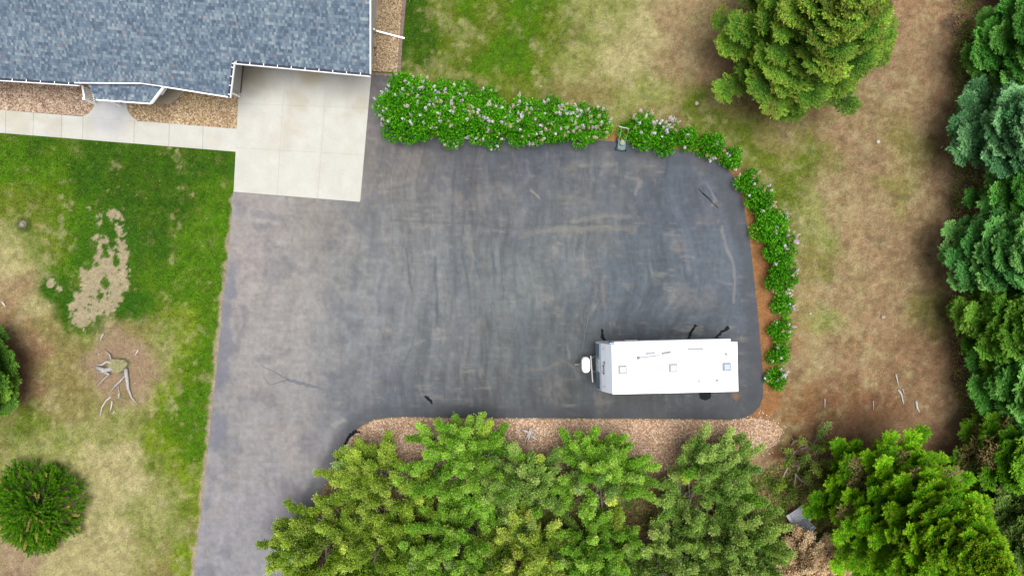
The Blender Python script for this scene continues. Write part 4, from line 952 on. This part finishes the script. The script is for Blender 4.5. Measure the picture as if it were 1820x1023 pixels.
OLV = [(50, 74, 14), (78, 104, 24), (104, 128, 36), (132, 150, 54), (160, 172, 82)]
BRT = [(44, 84, 16), (70, 118, 26), (94, 142, 38), (124, 166, 56), (160, 190, 92)]
YEL = [(70, 96, 24), (106, 134, 40), (138, 160, 56), (166, 180, 78), (194, 196, 110)]
MID = [(48, 78, 28), (78, 112, 46), (104, 136, 64), (132, 156, 86), (164, 178, 116)]
N_ = PI / 2; MIXC = [OLV, BRT, YEL, MID]; TAN_ = [(120, 100, 76), (156, 134, 104), (182, 160, 128), (202, 182, 150), (220, 204, 174)]
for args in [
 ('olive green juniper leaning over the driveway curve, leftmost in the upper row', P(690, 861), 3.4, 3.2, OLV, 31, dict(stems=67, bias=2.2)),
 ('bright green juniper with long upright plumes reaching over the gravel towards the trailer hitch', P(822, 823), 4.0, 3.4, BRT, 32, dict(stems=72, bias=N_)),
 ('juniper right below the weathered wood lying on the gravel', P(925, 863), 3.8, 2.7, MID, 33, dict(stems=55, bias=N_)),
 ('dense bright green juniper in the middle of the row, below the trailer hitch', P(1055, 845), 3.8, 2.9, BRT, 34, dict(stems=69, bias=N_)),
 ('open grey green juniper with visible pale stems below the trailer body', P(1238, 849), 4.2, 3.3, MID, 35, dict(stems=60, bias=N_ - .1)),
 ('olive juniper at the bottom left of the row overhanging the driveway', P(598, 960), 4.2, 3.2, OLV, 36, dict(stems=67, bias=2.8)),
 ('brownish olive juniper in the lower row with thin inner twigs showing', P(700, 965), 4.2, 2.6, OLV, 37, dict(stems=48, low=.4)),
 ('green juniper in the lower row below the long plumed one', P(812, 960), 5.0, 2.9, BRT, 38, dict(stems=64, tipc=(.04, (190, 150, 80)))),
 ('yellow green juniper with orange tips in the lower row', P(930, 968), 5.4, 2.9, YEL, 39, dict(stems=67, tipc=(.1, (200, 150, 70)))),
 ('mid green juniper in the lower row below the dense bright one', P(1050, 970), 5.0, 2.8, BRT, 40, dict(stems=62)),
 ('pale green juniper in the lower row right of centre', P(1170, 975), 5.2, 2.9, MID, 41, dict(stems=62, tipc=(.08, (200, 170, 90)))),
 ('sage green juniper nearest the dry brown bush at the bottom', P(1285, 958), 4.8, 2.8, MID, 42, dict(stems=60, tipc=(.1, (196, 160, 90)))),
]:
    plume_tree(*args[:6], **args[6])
plume_tree('dry tan bush with dead foliage in front of the grey chair', P(1420, 992), 2.2, 2.0, TAN_, 43, stems=60, clump=.24, dens=800, name='dead_bush', group=None)
plume_tree('sparse thin juniper above the grey chair, left of the lime pine', P(1418, 812), 2.2, 2.1, [(60, 84, 24), (96, 116, 44), (130, 140, 66), (150, 150, 90)], 44, stems=13, clump=.22, dens=380, name='juniper_tree')

def undergrowth():
    rng = np.random.default_rng(91); n = 150000
    px = np.concatenate([rng.uniform(560, 1520, n), rng.uniform(1690, 1850, n // 4)]); py = np.concatenate([rng.uniform(800, 1080, n), rng.uniform(-20, 1060, n // 4)])
    x = (px - 910) * H / F; y = (511.5 - py) * H / F
    dens = fbm(px, py, 34, 4, 201); edge_ = np.where(px < 1560, 838 + 26 * np.sin(px / 61.0) + 40 * (dens - .5), -99)
    dr = [tuple(P(a, b).xy) for a, b in DR]; ok = (rng.random(len(px)) < sm(.30, .50, dens)) & (py > edge_) & ~inside(x, y, dr)
    x = x[ok]; y = y[ok]; px = px[ok]; py = py[ok]; dens = dens[ok]; m = len(x)
    z = rng.random(m) ** 1.5 * .55 * dens; pos = np.stack([x, y, z], 1); d = rv(rng, m); d[:, 2] = np.abs(d[:, 2]) * .7 + .1
    kind_ = fbm(px, py, 22, 3, 211) + rng.normal(0, .08, m); c = pal(rng, m, [(128, 102, 78), (160, 138, 108), (150, 146, 90), (112, 132, 56), (84, 120, 34)], (kind_ - .15) / .55, .2)
    nn = rv(rng, m); nn[:, 2] += .8
    o = leaf_mesh('undergrowth', pos, d, nn, rng.uniform(.08, .22, m), rng.uniform(.012, .03, m), c, M_LEAF, None); tag(o, 'dry twigs, straw and weeds on the soil below the junipers', 'undergrowth', kind='stuff')
undergrowth()

def yew(label, base, R, h, seed):
    rng = np.random.default_rng(seed); root = empty('spreading_juniper', (base.x, base.y, 0)); tag(root, label, 'bush')
    br = B(); POS = []; D = []; N = []; L_ = []; W_ = []; C_ = []
    cols = [(18, 50, 2), (34, 76, 4), (52, 98, 6), (74, 116, 14), (104, 134, 30)]
    for i in range(900):
        a = rng.uniform(0, 2 * PI); q = math.sqrt(rng.random()); r0 = R * q * .86 * (1 + .07 * math.sin(3 * a + 1) + .04 * math.sin(7 * a) + .03 * math.sin(11 * a + 2)); z = h * (1 - .72 * q ** 2.4) * rng.uniform(.8, 1.06)
        ax = np.array([math.cos(a) * (.35 + q), math.sin(a) * (.35 + q), .65 - .55 * q]) + rv(rng, 1)[0] * .42; ax /= np.linalg.norm(ax)
        lg = rng.uniform(.4, .8) * (1.0 - .25 * q); st = np.array([math.cos(a) * r0, math.sin(a) * r0, z]) - ax * lg * .6
        n = int(95 * lg / .6); u = rng.random(n); bend = np.cross(ax, [0, 0, 1.]) * rng.uniform(-.2, .2)
        p = st + ax * (u * lg)[:, None] + bend[None] * (u * u * lg)[:, None] + rv(rng, n) * .022; p[:, 2] = np.maximum(p[:, 2], .06)
        dd = ax[None] * .75 + rv(rng, n) * .6; per = np.clip(.15 + .35 * rng.random() + .4 * u + rng.normal(0, .1, n), 0, 1)
        cc = pal(rng, n, cols, per)
        if rng.random() < .05: cc = pal(rng, n, [(130, 120, 60), (170, 150, 90)])
        POS.append(p); D.append(dd); N.append(np.array([0, 0, 1.])[None] + rv(rng, n) * .6); L_.append(rng.uniform(.06, .11, n)); W_.append(rng.uniform(.010, .02, n)); C_.append(cc)
        if i % 6 == 0: br.tube([(0, 0, .05), (math.cos(a) * r0 * .5, math.sin(a) * r0 * .5, z * .6), Vector(st + ax * lg * .6)], [.02, .015, .006], 4, 0, i)
    br.build('branches', M_BARK, root)
    leaf_mesh('foliage', np.concatenate(POS), np.concatenate(D), np.concatenate(N), np.concatenate(L_), np.concatenate(W_), np.concatenate(C_), M_NEEDLE, root)
yew('round dark green spreading evergreen bush on the dry lawn at bottom left', P(80, 893), 2.78, 1.4, 51)

# ------------------------------------------------------------------ grass blades
def grass():
    rng = np.random.default_rng(77); n = 520000
    px = rng.uniform(-20, 1840, n); py = rng.uniform(-20, 1045, n)
    reg = ((px < 420) & (py > 236)) | ((px > 716) & (py < 260)) | (px > 1340)
    p = np.stack([(px - 910) * H / F, (511.5 - py) * H / F], 1)
    ok = reg
    for poly in (DR, [(-200,80),(432,80),(420,270),(417,345),(405,345),(405,275),(-200,222)], GB, [(650,-80),(726,-80),(715,135),(650,135)]):
        pp = [tuple(P(a, b).xy) for a, b in poly]; e = inside(p[:, 0], p[:, 1], pp); ok &= ~e
    p = p[ok]; c = ground_col(p[:, 0], p[:, 1])
    green = np.clip((c[:, 1] / (c[:, 0] + 1e-4) - .75) / .9, 0, 1)
    bare = (c[:, 0] > .27) & (c[:, 1] < c[:, 0] * .95)
    keep = (rng.random(len(p)) < .30 + .7 * green) & ~bare; p = p[keep]; c = c[keep]; green = green[keep]; n = len(p)
    pos = np.stack([p[:, 0], p[:, 1], np.full(n, .0)], 1); d = rv(rng, n); d[:, 2] = np.abs(d[:, 2]) * .9 + .25
    nn = rv(rng, n); nn[:, 2] += .6
    ln = rng.uniform(.035, .085, n) * (.7 + .5 * green)
    c = c * rng.uniform(.72, 1.42, (n, 1)); dry = rng.random(n) < .10 * (1 - green) + .03; c[dry] = alb(200, 186, 140)
    o = leaf_mesh('grass', pos, d, nn, ln, rng.uniform(.010, .020, n), c, M_GRASS, None); tag(o, 'short lawn grass, green near the drive and straw coloured further out', 'grass', kind='stuff')
grass()

# ------------------------------------------------------------------ travel trailer
tr = empty('travel_trailer', P(1088, 656, 2.9).xy.to_3d(), math.radians(1.3)); tag(tr, 'white travel trailer with three roof vents parked on the asphalt', 'trailer')
LT, WT = 6.13, 2.42; hw = WT / 2
prof = [(0.0, 2.9), (LT - .05, 2.9), (LT, 2.82), (LT, .62), (LT - .9, .45), (.6, .45), (-.30, .5), (-.52, .75), (-.56, 1.2), (-.40, 1.95), (-.22, 2.4)]
b = B(); b.ext(prof, -hw, hw); b.build('body', M_TRAILER, tr, bev=.018)
b = B(); b.box((LT / 2 + .02, 0, 2.905), (LT - .08, WT - .06, .03), bev=.01); b.build('roof_skin', plain('roof_membrane', (.45, .465, .48), .55, noise=.03, scale=1.2), tr)
b = B()
for s in (-1, 1): b.bar((0, s * (hw - .012), 2.925), (LT, s * (hw - .012), 2.925), .035, .03)
b.bar((LT - .01, -hw, 2.925), (LT - .01, hw, 2.925), .05, .04); b.build('roof_trim', plain('aluminium_trim', (.72, .70, .70), .4), tr)
# front window with rock guard
a = Vector((-.566, 0, 1.22)); c = Vector((-.43, 0, 1.85)); d = (c - a)
def onfront(y, t, off): n_ = Vector((-d.z, 0, d.x)).normalized(); return Vector((a.x, y, a.z)) + d * t + n_ * off
def frontquad(y0, y1, t0, t1, off, mat, name, parent, th=.02):
    bb = B(); q = [onfront(y0, t0, off), onfront(y1, t0, off), onfront(y1, t1, off), onfront(y0, t1, off)]; q2 = [p_ + Vector((d.z, 0, -d.x)).normalized() * th for p_ in q]
    v = [bb.bm.verts.new(p_) for p_ in q + q2]
    for f_ in ((0, 1, 2, 3), (7, 6, 5, 4), (0, 4, 5, 1), (1, 5, 6, 2), (2, 6, 7, 3), (3, 7, 4, 0)): bb.bm.faces.new([v[i] for i in f_])
    return bb.build(name, mat, parent)
fw = frontquad(-hw + .05, hw - .05, 0.0, .98, .03, M_VENTFRAME, 'window', tr)
frontquad(-hw + .09, -.30, .06, .92, .045, M_GLASS, 'pane', fw); frontquad(-.27, .37, .06, .92, .045, plain('curtained_pane', alb(150, 178, 190), .15, spec=.8), 'pane', fw); frontquad(.40, hw - .09, .06, .92, .045, M_GLASS, 'pane', fw)
M_LENS = plain('marker_lens', alb(214, 190, 200), .3)
for s in (-1, 1): b = B(); b.cyl((-.30, s * .95, 2.24), (-.335, s * .95, 2.245), .045, n=10); b.build('marker_light', M_LENS, tr)
# lettering and the arc on the nose
cu = bpy.data.curves.new('lettering', 'FONT'); cu.body = 'Terry'; cu.size = .30; cu.extrude = .004; cu.align_x = 'CENTER'; cu.offset = .004
tmp = bpy.data.objects.new('tmp_text', cu); me = bpy.data.meshes.new_from_object(tmp); bpy.data.objects.remove(tmp); bpy.data.curves.remove(cu)
me.name = 'lettering'; lt = link('lettering', me, plain('logo_ink', (.03, .03, .045), .5), tr)
n_ = Vector((-(2.4 - 1.95), 0, .18)); n_ = Vector((-.45, 0, .18)).normalized(); slope = Vector((.18, 0, .45)).normalized()
rot = Matrix((Vector((0, -1, 0)), slope, Vector((-.45, 0, .18)).normalized())).transposed()   # text runs down the photo, letters lean up the slope
lt.matrix_local = Matrix.Translation(Vector((-.335, .0, 2.12)) + n_ * .02) @ rot.to_4x4()
b = B(); arc = []
for i in range(17):
    t_ = -1.25 + 2.5 * i / 16; arc.append(Vector((-.335, 0, 2.12)) + n_ * .012 + Vector((0, -1, 0)) * math.sin(t_) * .2 + slope * (.02 - .11 * math.cos(t_)))
b.tube(arc, [.007] * 17, 5); b.build('emblem', plain('emblem_ink', alb(176, 184, 196), .5), tr)
# roof vents
def vent(x, y, s, lidmat):
    bb = B(); bb.box((x, y, 2.945), (s, s, .06), bev=.012); v_ = bb.build('roof_vent', M_VENTFRAME, tr)
    bb = B(); bb.box((x, y, 2.99), (s * .76, s * .76, .05), bev=.018); bb.build('lid', lidmat, v_)
def tl(px, py, z=2.92):
    p = P(px, py, z) - tr.location; p.z = z; q = Matrix.Rotation(-math.radians(1.3), 3, 'Z') @ p; return q
for (px, py, m_) in ((1106.5, 656.5, plain('vent_lid_pale', alb(226, 230, 236), .5)), (1196.5, 653.5, plain('vent_lid_blue', alb(222, 234, 246), .4)), (1291.5, 651.5, plain('vent_lid_smoke', alb(160, 182, 208), .35))):
    q = tl(px, py); vent(q.x, q.y, .40, m_)
b = B(); q = tl(1134.5, 635.5); b.cyl((q.x, q.y, 2.92), (q.x, q.y, 2.99), .085, .06, 14)
q2 = tl(1173, 631); b.bar((q.x, q.y, 3.0), (q2.x, q2.y, 2.98), .03, .03)
q3 = tl(1176, 628); q4 = tl(1192, 625); b.bar((q3.x, q3.y, 2.97), (q4.x, q4.y, 2.97), .09, .03)
b.build('antenna', plain('antenna_grey', (.10, .10, .10), .5), tr)
b = B(); q = tl(1148, 628); q2 = tl(1164, 626.5); b.bar((q.x, q.y, 2.93), (q2.x, q2.y, 2.93), .1, .02); b.build('roof_plate', M_VENTFRAME, tr); b = B(); q = tl(1223, 620); q2 = tl(1250, 619.5); b.bar((q.x, q.y, 2.94), (q2.x, q2.y, 2.94), .09, .03)
b.build('roof_plate', M_VENTFRAME, tr)
for px, py, r in ((1242.5, 677, .035), (1274.5, 675.5, .06), (1290.5, 629, .06)):
    q = tl(px, py); b = B(); b.cyl((q.x, q.y, 2.92), (q.x, q.y, 3.0), r, r, 12); b.build('plumbing_vent', M_VENTFRAME, tr)
# awning rolled up along the near side
b = B(); b.cyl((.15, hw + .055, 2.70), (LT - .25, hw + .075, 2.72), .075, n=14); aw = b.build('awning', plain('awning_white', (.78, .78, .79), .6), tr, True)
M_ARM = plain('arm_blue', alb(150, 190, 220), .4)
for x in (.12, LT - .28): b = B(); b.bar((x, hw + .05, 2.7), (x, hw + .05, .9), .045, .03); b.box((x - .06, hw + .04, 2.7), (.25 if x < 1 else .06, .09, .1)); b.build('awning_arm', M_ARM, aw)
# door, windows, wheels
b = B(); b.box((1.35, hw + .012, 1.45), (.68, .03, 1.75), bev=.01); dr_ = b.build('door', M_WHITE, tr); b = B(); b.box((1.62, hw + .04, 1.3), (.06, .04, .14)); b.build('handle', M_DARK, dr_)
for x, s in ((3.0, 1), (4.9, 1), (1.3, -1), (3.2, -1), (5.1, -1)):
    b = B(); b.box((x, s * (hw + .008), 1.75), (1.0, .02, .6), bev=.008); w_ = b.build('window', M_VENTFRAME, tr); b = B(); b.box((x, s * (hw + .022), 1.75), (.9, .012, .5)); b.build('pane', M_GLASS, w_)
for x in (3.05, 3.85):
    for s in (-1, 1):
        b = B(); b.cyl((x, s * (hw - .26), .34), (x, s * (hw - .03), .34), .34, n=28); wh = b.build('wheel', M_BLACK, tr, bev=.02); b = B(); b.cyl((x, s * (hw - .1), .34), (x, s * (hw - .015), .34), .19, n=20); b.build('rim', M_STEEL, wh)
b = B(); b.box((LT / 2, 0, .42), (LT - .6, 1.4, .12)); b.cyl((3.05, -.9, .34), (3.05, .9, .34), .04); b.cyl((3.85, -.9, .34), (3.85, .9, .34), .04); b.build('chassis', M_DARK, tr)
# A-frame tongue, coupler, jack, gas bottle cover, cross bar
b = B(); b.bar((-.1, .62, .48), (-1.42, .0, .48), .07, .1); b.bar((-.1, -.62, .48), (-1.42, 0, .48), .07, .1); b.box((-1.5, 0, .5), (.26, .1, .09), bev=.02); b.bar((-1.0, .22, .48), (-1.0, -.22, .48), .05, .06)
b.cyl((-1.28, 0, .1), (-1.28, 0, .95), .03); b.build('tongue', M_DARK, tr)
b = B()
pr_ = []
for zz, s_ in ((.52, .96), (.62, 1.0), (.95, 1.0), (1.06, .94), (1.12, .78)):
    ring = []
    for i in range(28):
        t_ = 2 * PI * i / 28; ex, ey = math.cos(t_), math.sin(t_); rx_, ry_ = .225 * s_, .41 * s_
        ring.append(b.bm.verts.new((-1.075 + rx_ * math.copysign(abs(ex) ** .75, ex), .02 + ry_ * math.copysign(abs(ey) ** .65, ey), zz)))
    pr_.append(ring)
for r0, r1 in zip(pr_, pr_[1:]):
    for i in range(28): b.bm.faces.new((r0[i], r0[(i + 1) % 28], r1[(i + 1) % 28], r1[i]))
b.bm.faces.new(pr_[-1]); b.bm.faces.new(pr_[0][::-1]); b.build('gas_bottle_cover', M_WHITE, tr, False)
b = B(); qa, qb = tl(1050, 632, .9), tl(1053.5, 679, .9); b.bar((qa.x, qa.y, .86), (qb.x, qb.y, .86), .055, .05); b.bar(((qa.x + qb.x) / 2, (qa.y + qb.y) / 2, .86), ((qa.x + qb.x) / 2 + .02, (qa.y + qb.y) / 2, .5), .04, .04)
b.build('cross_bar', plain('bar_grey', alb(206, 204, 200), .5), tr)
b = B(); b.box((LT + .05, 0, .5), (.1, WT - .1, .1), bev=.015); b.build('rear_bumper', M_STEEL, tr)
for s in (-1, 1): b = B(); b.box((LT + .012, s * .95, 1.0), (.03, .14, .25), bev=.01); b.build('tail_light', plain('red_lens', (.35, .02, .02), .3), tr)
b = B(); b.box((LT + .01, 0, 1.8), (.02, 1.3, .6), bev=.006); rw_ = b.build('window', M_VENTFRAME, tr); b = B(); b.box((LT + .024, 0, 1.8), (.01, 1.2, .5)); b.build('pane', M_GLASS, rw_)

# ------------------------------------------------------------------ push mower
p0 = P(1104, 257); mw = empty('push_mower', (p0.x, p0.y, .03), math.radians(-6)); tag(mw, 'small dark push mower with pale handle at the driveway edge between lilacs', 'mower')
b = B(); b.box((0, -.06, .17), (.46, .50, .14), bev=.04); b.box((0, -.24, .15), (.40, .22, .12), bev=.03); b.build('deck', M_TEAL, mw)
b = B(); b.cyl((0, .0, .24), (0, .0, .40), .13, .12, 18); b.box((0, .12, .30), (.2, .12, .12), bev=.02); b.cyl((0, 0, .4), (0, 0, .43), .07, .06, 12); b.build('engine', M_PALE, mw)
for x in (-.27, .27):
    for y, r in ((.2, .135), (-.27, .09)):
        b = B(); b.cyl((x - .03, y, r), (x + .03, y, r), r, n=18); b.build('wheel', M_BLACK, mw)
b = B(); b.tube([(.18, .16, .24), (.19, .5, .6), (.2, .66, .86)], [.016] * 3, 7); b.tube([(-.18, .16, .24), (-.17, .45, .55), (-.2, .66, .86)], [.016] * 3, 7); b.tube([(.2, .66, .86), (.0, .68, .88), (-.2, .70, .86), (-.36, .74, .86)], [.026] * 4, 8)
b.build('handle', plain('pale_handle', alb(232, 232, 214), .5), mw)
b = B(); b.bar((.03, -.24, .235), (.03, -.32, .235), .05, .02); b.build('decal', M_PALE, mw)

# ------------------------------------------------------------------ garden chair
p0 = P(1416, 917, .3); ch = empty('garden_chair', (p0.x, p0.y, 0), math.radians(34)); ch.scale = (1.2, 1.2, 1.1); tag(ch, 'weathered grey slatted armchair half buried in dry bushes', 'chair')
# local +y is the way the chair faces
b = B()
for i in range(5): b.bar((-.29, .28 - i * .115, .40 - i * .025), (.29, .28 - i * .115, .40 - i * .025), .095, .022)
b.build('seat', M_CHAIR, ch)
b = B()
for i in range(6): x = -.25 + i * .1; b.bar((x, -.22, .30), (x * 1.12, -.58, .98 - .03 * abs(i - 2.5)), .085, .02)
b.bar((-.28, -.5, .82), (.28, -.5, .82), .05, .03); b.build('backrest', M_CHAIR, ch)
for s in (-1, 1): b = B(); b.box((s * .36, .05, .60), (.13, .78, .026), bev=.006); b.build('armrest', M_CHAIR, ch)
for s in (-1, 1):
    b = B(); b.bar((s * .33, .34, 0), (s * .33, .34, .59), .09, .04); b.build('leg', M_CHAIR, ch)
    b = B(); b.bar((s * .31, -.52, 0), (s * .31, .34, .38), .1, .03); b.build('leg', M_CHAIR, ch)

# ------------------------------------------------------------------ stumps, sticks, stones
def tube_px(b, pts, rad, seed=0, jit=.15, n=7):
    P3 = [P(x, y, z) for x, y, z in pts]; b.tube(P3, rad, n, jit, seed)
def rebase(o, c):   # put the object's origin at its own base
    o.data.transform(Matrix.Translation((-c.x, -c.y, 0))); o.location = (c.x, c.y, 0)
sp = P(205, 650); st = empty('tree_stump', (sp.x, sp.y, 0)); tag(st, 'old mossy tree stump with bleached roots on the bare patch of lawn', 'stump')
def child(o, par): rebase(o, Vector((par.location.x, par.location.y, 0))); o.location = (0, 0, 0); o.parent = par
b = B(); rings = []; rg = random.Random(8)
for z, s_ in ((0, 1.12), (.12, 1.0), (.24, .95), (.27, .8)):
    ring = []
    for i in range(22):
        a_ = 2 * PI * i / 22; r_ = s_ * (1 + .12 * math.sin(3 * a_) + rg.uniform(-.06, .06)); q = P(212, 648); ring.append(b.bm.verts.new((q.x + .55 * r_ * math.cos(a_), q.y + .38 * r_ * math.sin(a_), z)))
    rings.append(ring)
for r0, r1 in zip(rings, rings[1:]):
    for i in range(22): b.bm.faces.new((r0[i], r0[(i + 1) % 22], r1[(i + 1) % 22], r1[i]))
b.bm.faces.new(rings[-1]); o = b.build('trunk', plain('mossy_wood', alb(164, 160, 112), .95, noise=.4, scale=7, bump=.04), None); child(o, st)
RT = [([(223,655,.12),(226,672,.1),(228,690,.08),(234,706,.06),(243,716,.04)], [.12,.11,.08,.05,.02]),
      ([(222,668,.1),(214,677,.1),(203,687,.08)], [.05,.055,.06]), ([(203,687,.06),(196,697,.04)], [.04,.015]),
      ([(195,664,.1),(184,674,.06),(173,686,.04)], [.04,.03,.015]), ([(198,642,.2),(195,630,.14),(184,620,.06)], [.05,.04,.015]),
      ([(200,655,.18),(186,658,.2),(172,652,.2)], [.12,.15,.1]), ([(200,645,.2),(190,642,.24),(181,648,.22),(172,648,.18)], [.08,.08,.07,.02]),
      ([(210,686,.06),(212,697,.05),(214,712,.04)], [.03,.028,.01]), ([(195,665,.14),(185,661,.1),(174,661,.06),(175,672,.03)], [.06,.05,.03,.01])]
b = B()
for i, (p_, r_) in enumerate(RT): tube_px(b, p_, [q * .85 for q in r_], i, .2)
o = b.build('roots', plain('root_wood', alb(206, 202, 198), .95, noise=.25, scale=9), None, True); child(o, st)

def stick(label, pts, r, seed, mat=M_GREYWOOD, name='fallen_stick', group='bleached sticks lying on the ground', forks=()):
    b = B(); P3 = [(x, y, .04) for x, y in pts]; n = len(pts); tube_px(b, P3, [1.5 * r * (1 - .6 * i / (n - 1)) for i in range(n)], seed, .2, 6)
    for f_ in forks: tube_px(b, [(x, y, .05) for x, y in f_], [r * .6, r * .3], seed + 1, .2, 5)
    o = b.build(name, mat, None, True); c = P(*pts[0]); rebase(o, c); tag(o, label, 'stick', group)
stick('curved pale stick left below the stump, longest of the loose ones there', [(198,704),(188,712),(181,724),(178,738)], .035, 1)
stick('short pale stick straight below the stump', [(199,712),(198,722),(196,729)], .035, 2)
stick('tiny forked stick just below the stump roots', [(211,699),(210,708)], .03, 3)
stick('little stick lowest below the stump', [(204,730),(200,735)], .03, 4)
stick('short stick on bare soil above left of the stump', [(184,593),(180,600),(179,606)], .03, 5)
stick('small straight stick right above the stump', [(246,621),(240,631)], .035, 6)
stick('greyish stick at the left edge above the cut off pine', [(4,536),(10,545)], .05, 7)
stick('thin sticks on the brown soil left of the large top pine', [(1288,176),(1297,169),(1304,166)], .025, 8, forks=([(1318,167),(1312,182)],))
stick('long pale stick with a fork in the dry grass left of the right hand pines', [(1592,664),(1597,684)], .03, 9)
stick('bent bleached stick midway between the lime pine and the right hand pines', [(1596,692),(1602,700),(1606,718)], .045, 10, forks=([(1604,690),(1607,700)],))
stick('thick curved bleached stick nearest the dead branched pine', [(1628,712),(1630,724),(1634,732)], .05, 11)
stick('thin upright looking stick above the lime pine', [(1466,708),(1466,724)], .025, 12)
stick('thin stick lying right of centre above the lime pine', [(1552,712),(1552,728)], .02, 13)
stick('pale twig on the dry lawn by the third right hand pine', [(1672,263),(1677,259)], .03, 14)
b = B()
tube_px(b, [(936,788,.06),(941,774,.2),(946,758,.12)], [.035,.045,.03], 1); tube_px(b, [(928,764,.1),(936,766,.16),(945,772,.1)], [.08,.07,.05], 2); tube_px(b, [(931,784,.05),(938,774,.22),(943,760,.3)], [.03,.04,.03], 3)
tube_px(b, [(944,774,.1),(950,778,.1),(957,782,.06)], [.07,.06,.04], 4); tube_px(b, [(948,776,.12),(953,768,.08)], [.03,.015], 5); 
o = b.build('driftwood', M_GREYWOOD, None, True); c = P(940, 772); rebase(o, c); tag(o, 'jumble of grey weathered branches lying on the gravel below the driveway', 'wood')

def stone(label, px, py, r, seed, mat=M_STONE, group='stones lying in the grass'):
    bm = bmesh.new(); bmesh.ops.create_icosphere(bm, subdivisions=2, radius=r); rg = random.Random(seed)
    for v in bm.verts: v.co *= 1 + rg.uniform(-.14, .14); v.co.z *= .55
    me = bpy.data.meshes.new('stone'); bm.to_mesh(me); bm.free(); o = link('stone', me, mat, None, True); c = P(px, py); o.location = (c.x, c.y, r * .25); tag(o, label, 'stone', group)
stone('pinkish stone alone in the middle of the brown strip', 1569, 563, .13, 1)
stone('white stone on the dry lawn below the large top pine', 1560, 252, .11, 2, plain('white_stone', alb(225, 218, 205), .9, noise=.1))
stone('tiny white stone right of the small lone lilac', 1440, 557, .06, 3, plain('white_pebble', alb(235, 225, 205), .9))
stone('small yellowish stone in the grass above the lilac hedge', 961, 154, .07, 4, M_TAN)
stone('flat pale stone in the lawn left of the thin sticks', 1238, 184, .11, 5, plain('pale_stone', alb(210, 205, 190), .9))
stone('round grey stone at the left edge of the lawn above the bare patch', 40, 399, .12, 6, plain('grey_stone', alb(176, 160, 156), .9, noise=.15))
stone('small pale stone close to the right of the stump', 240, 680, .06, 7)
stone('small pale stone close to the left of the stump', 176, 629, .07, 8)
print('objects', len(bpy.data.objects), 'verts', sum(len(m.vertices) for m in bpy.data.meshes))
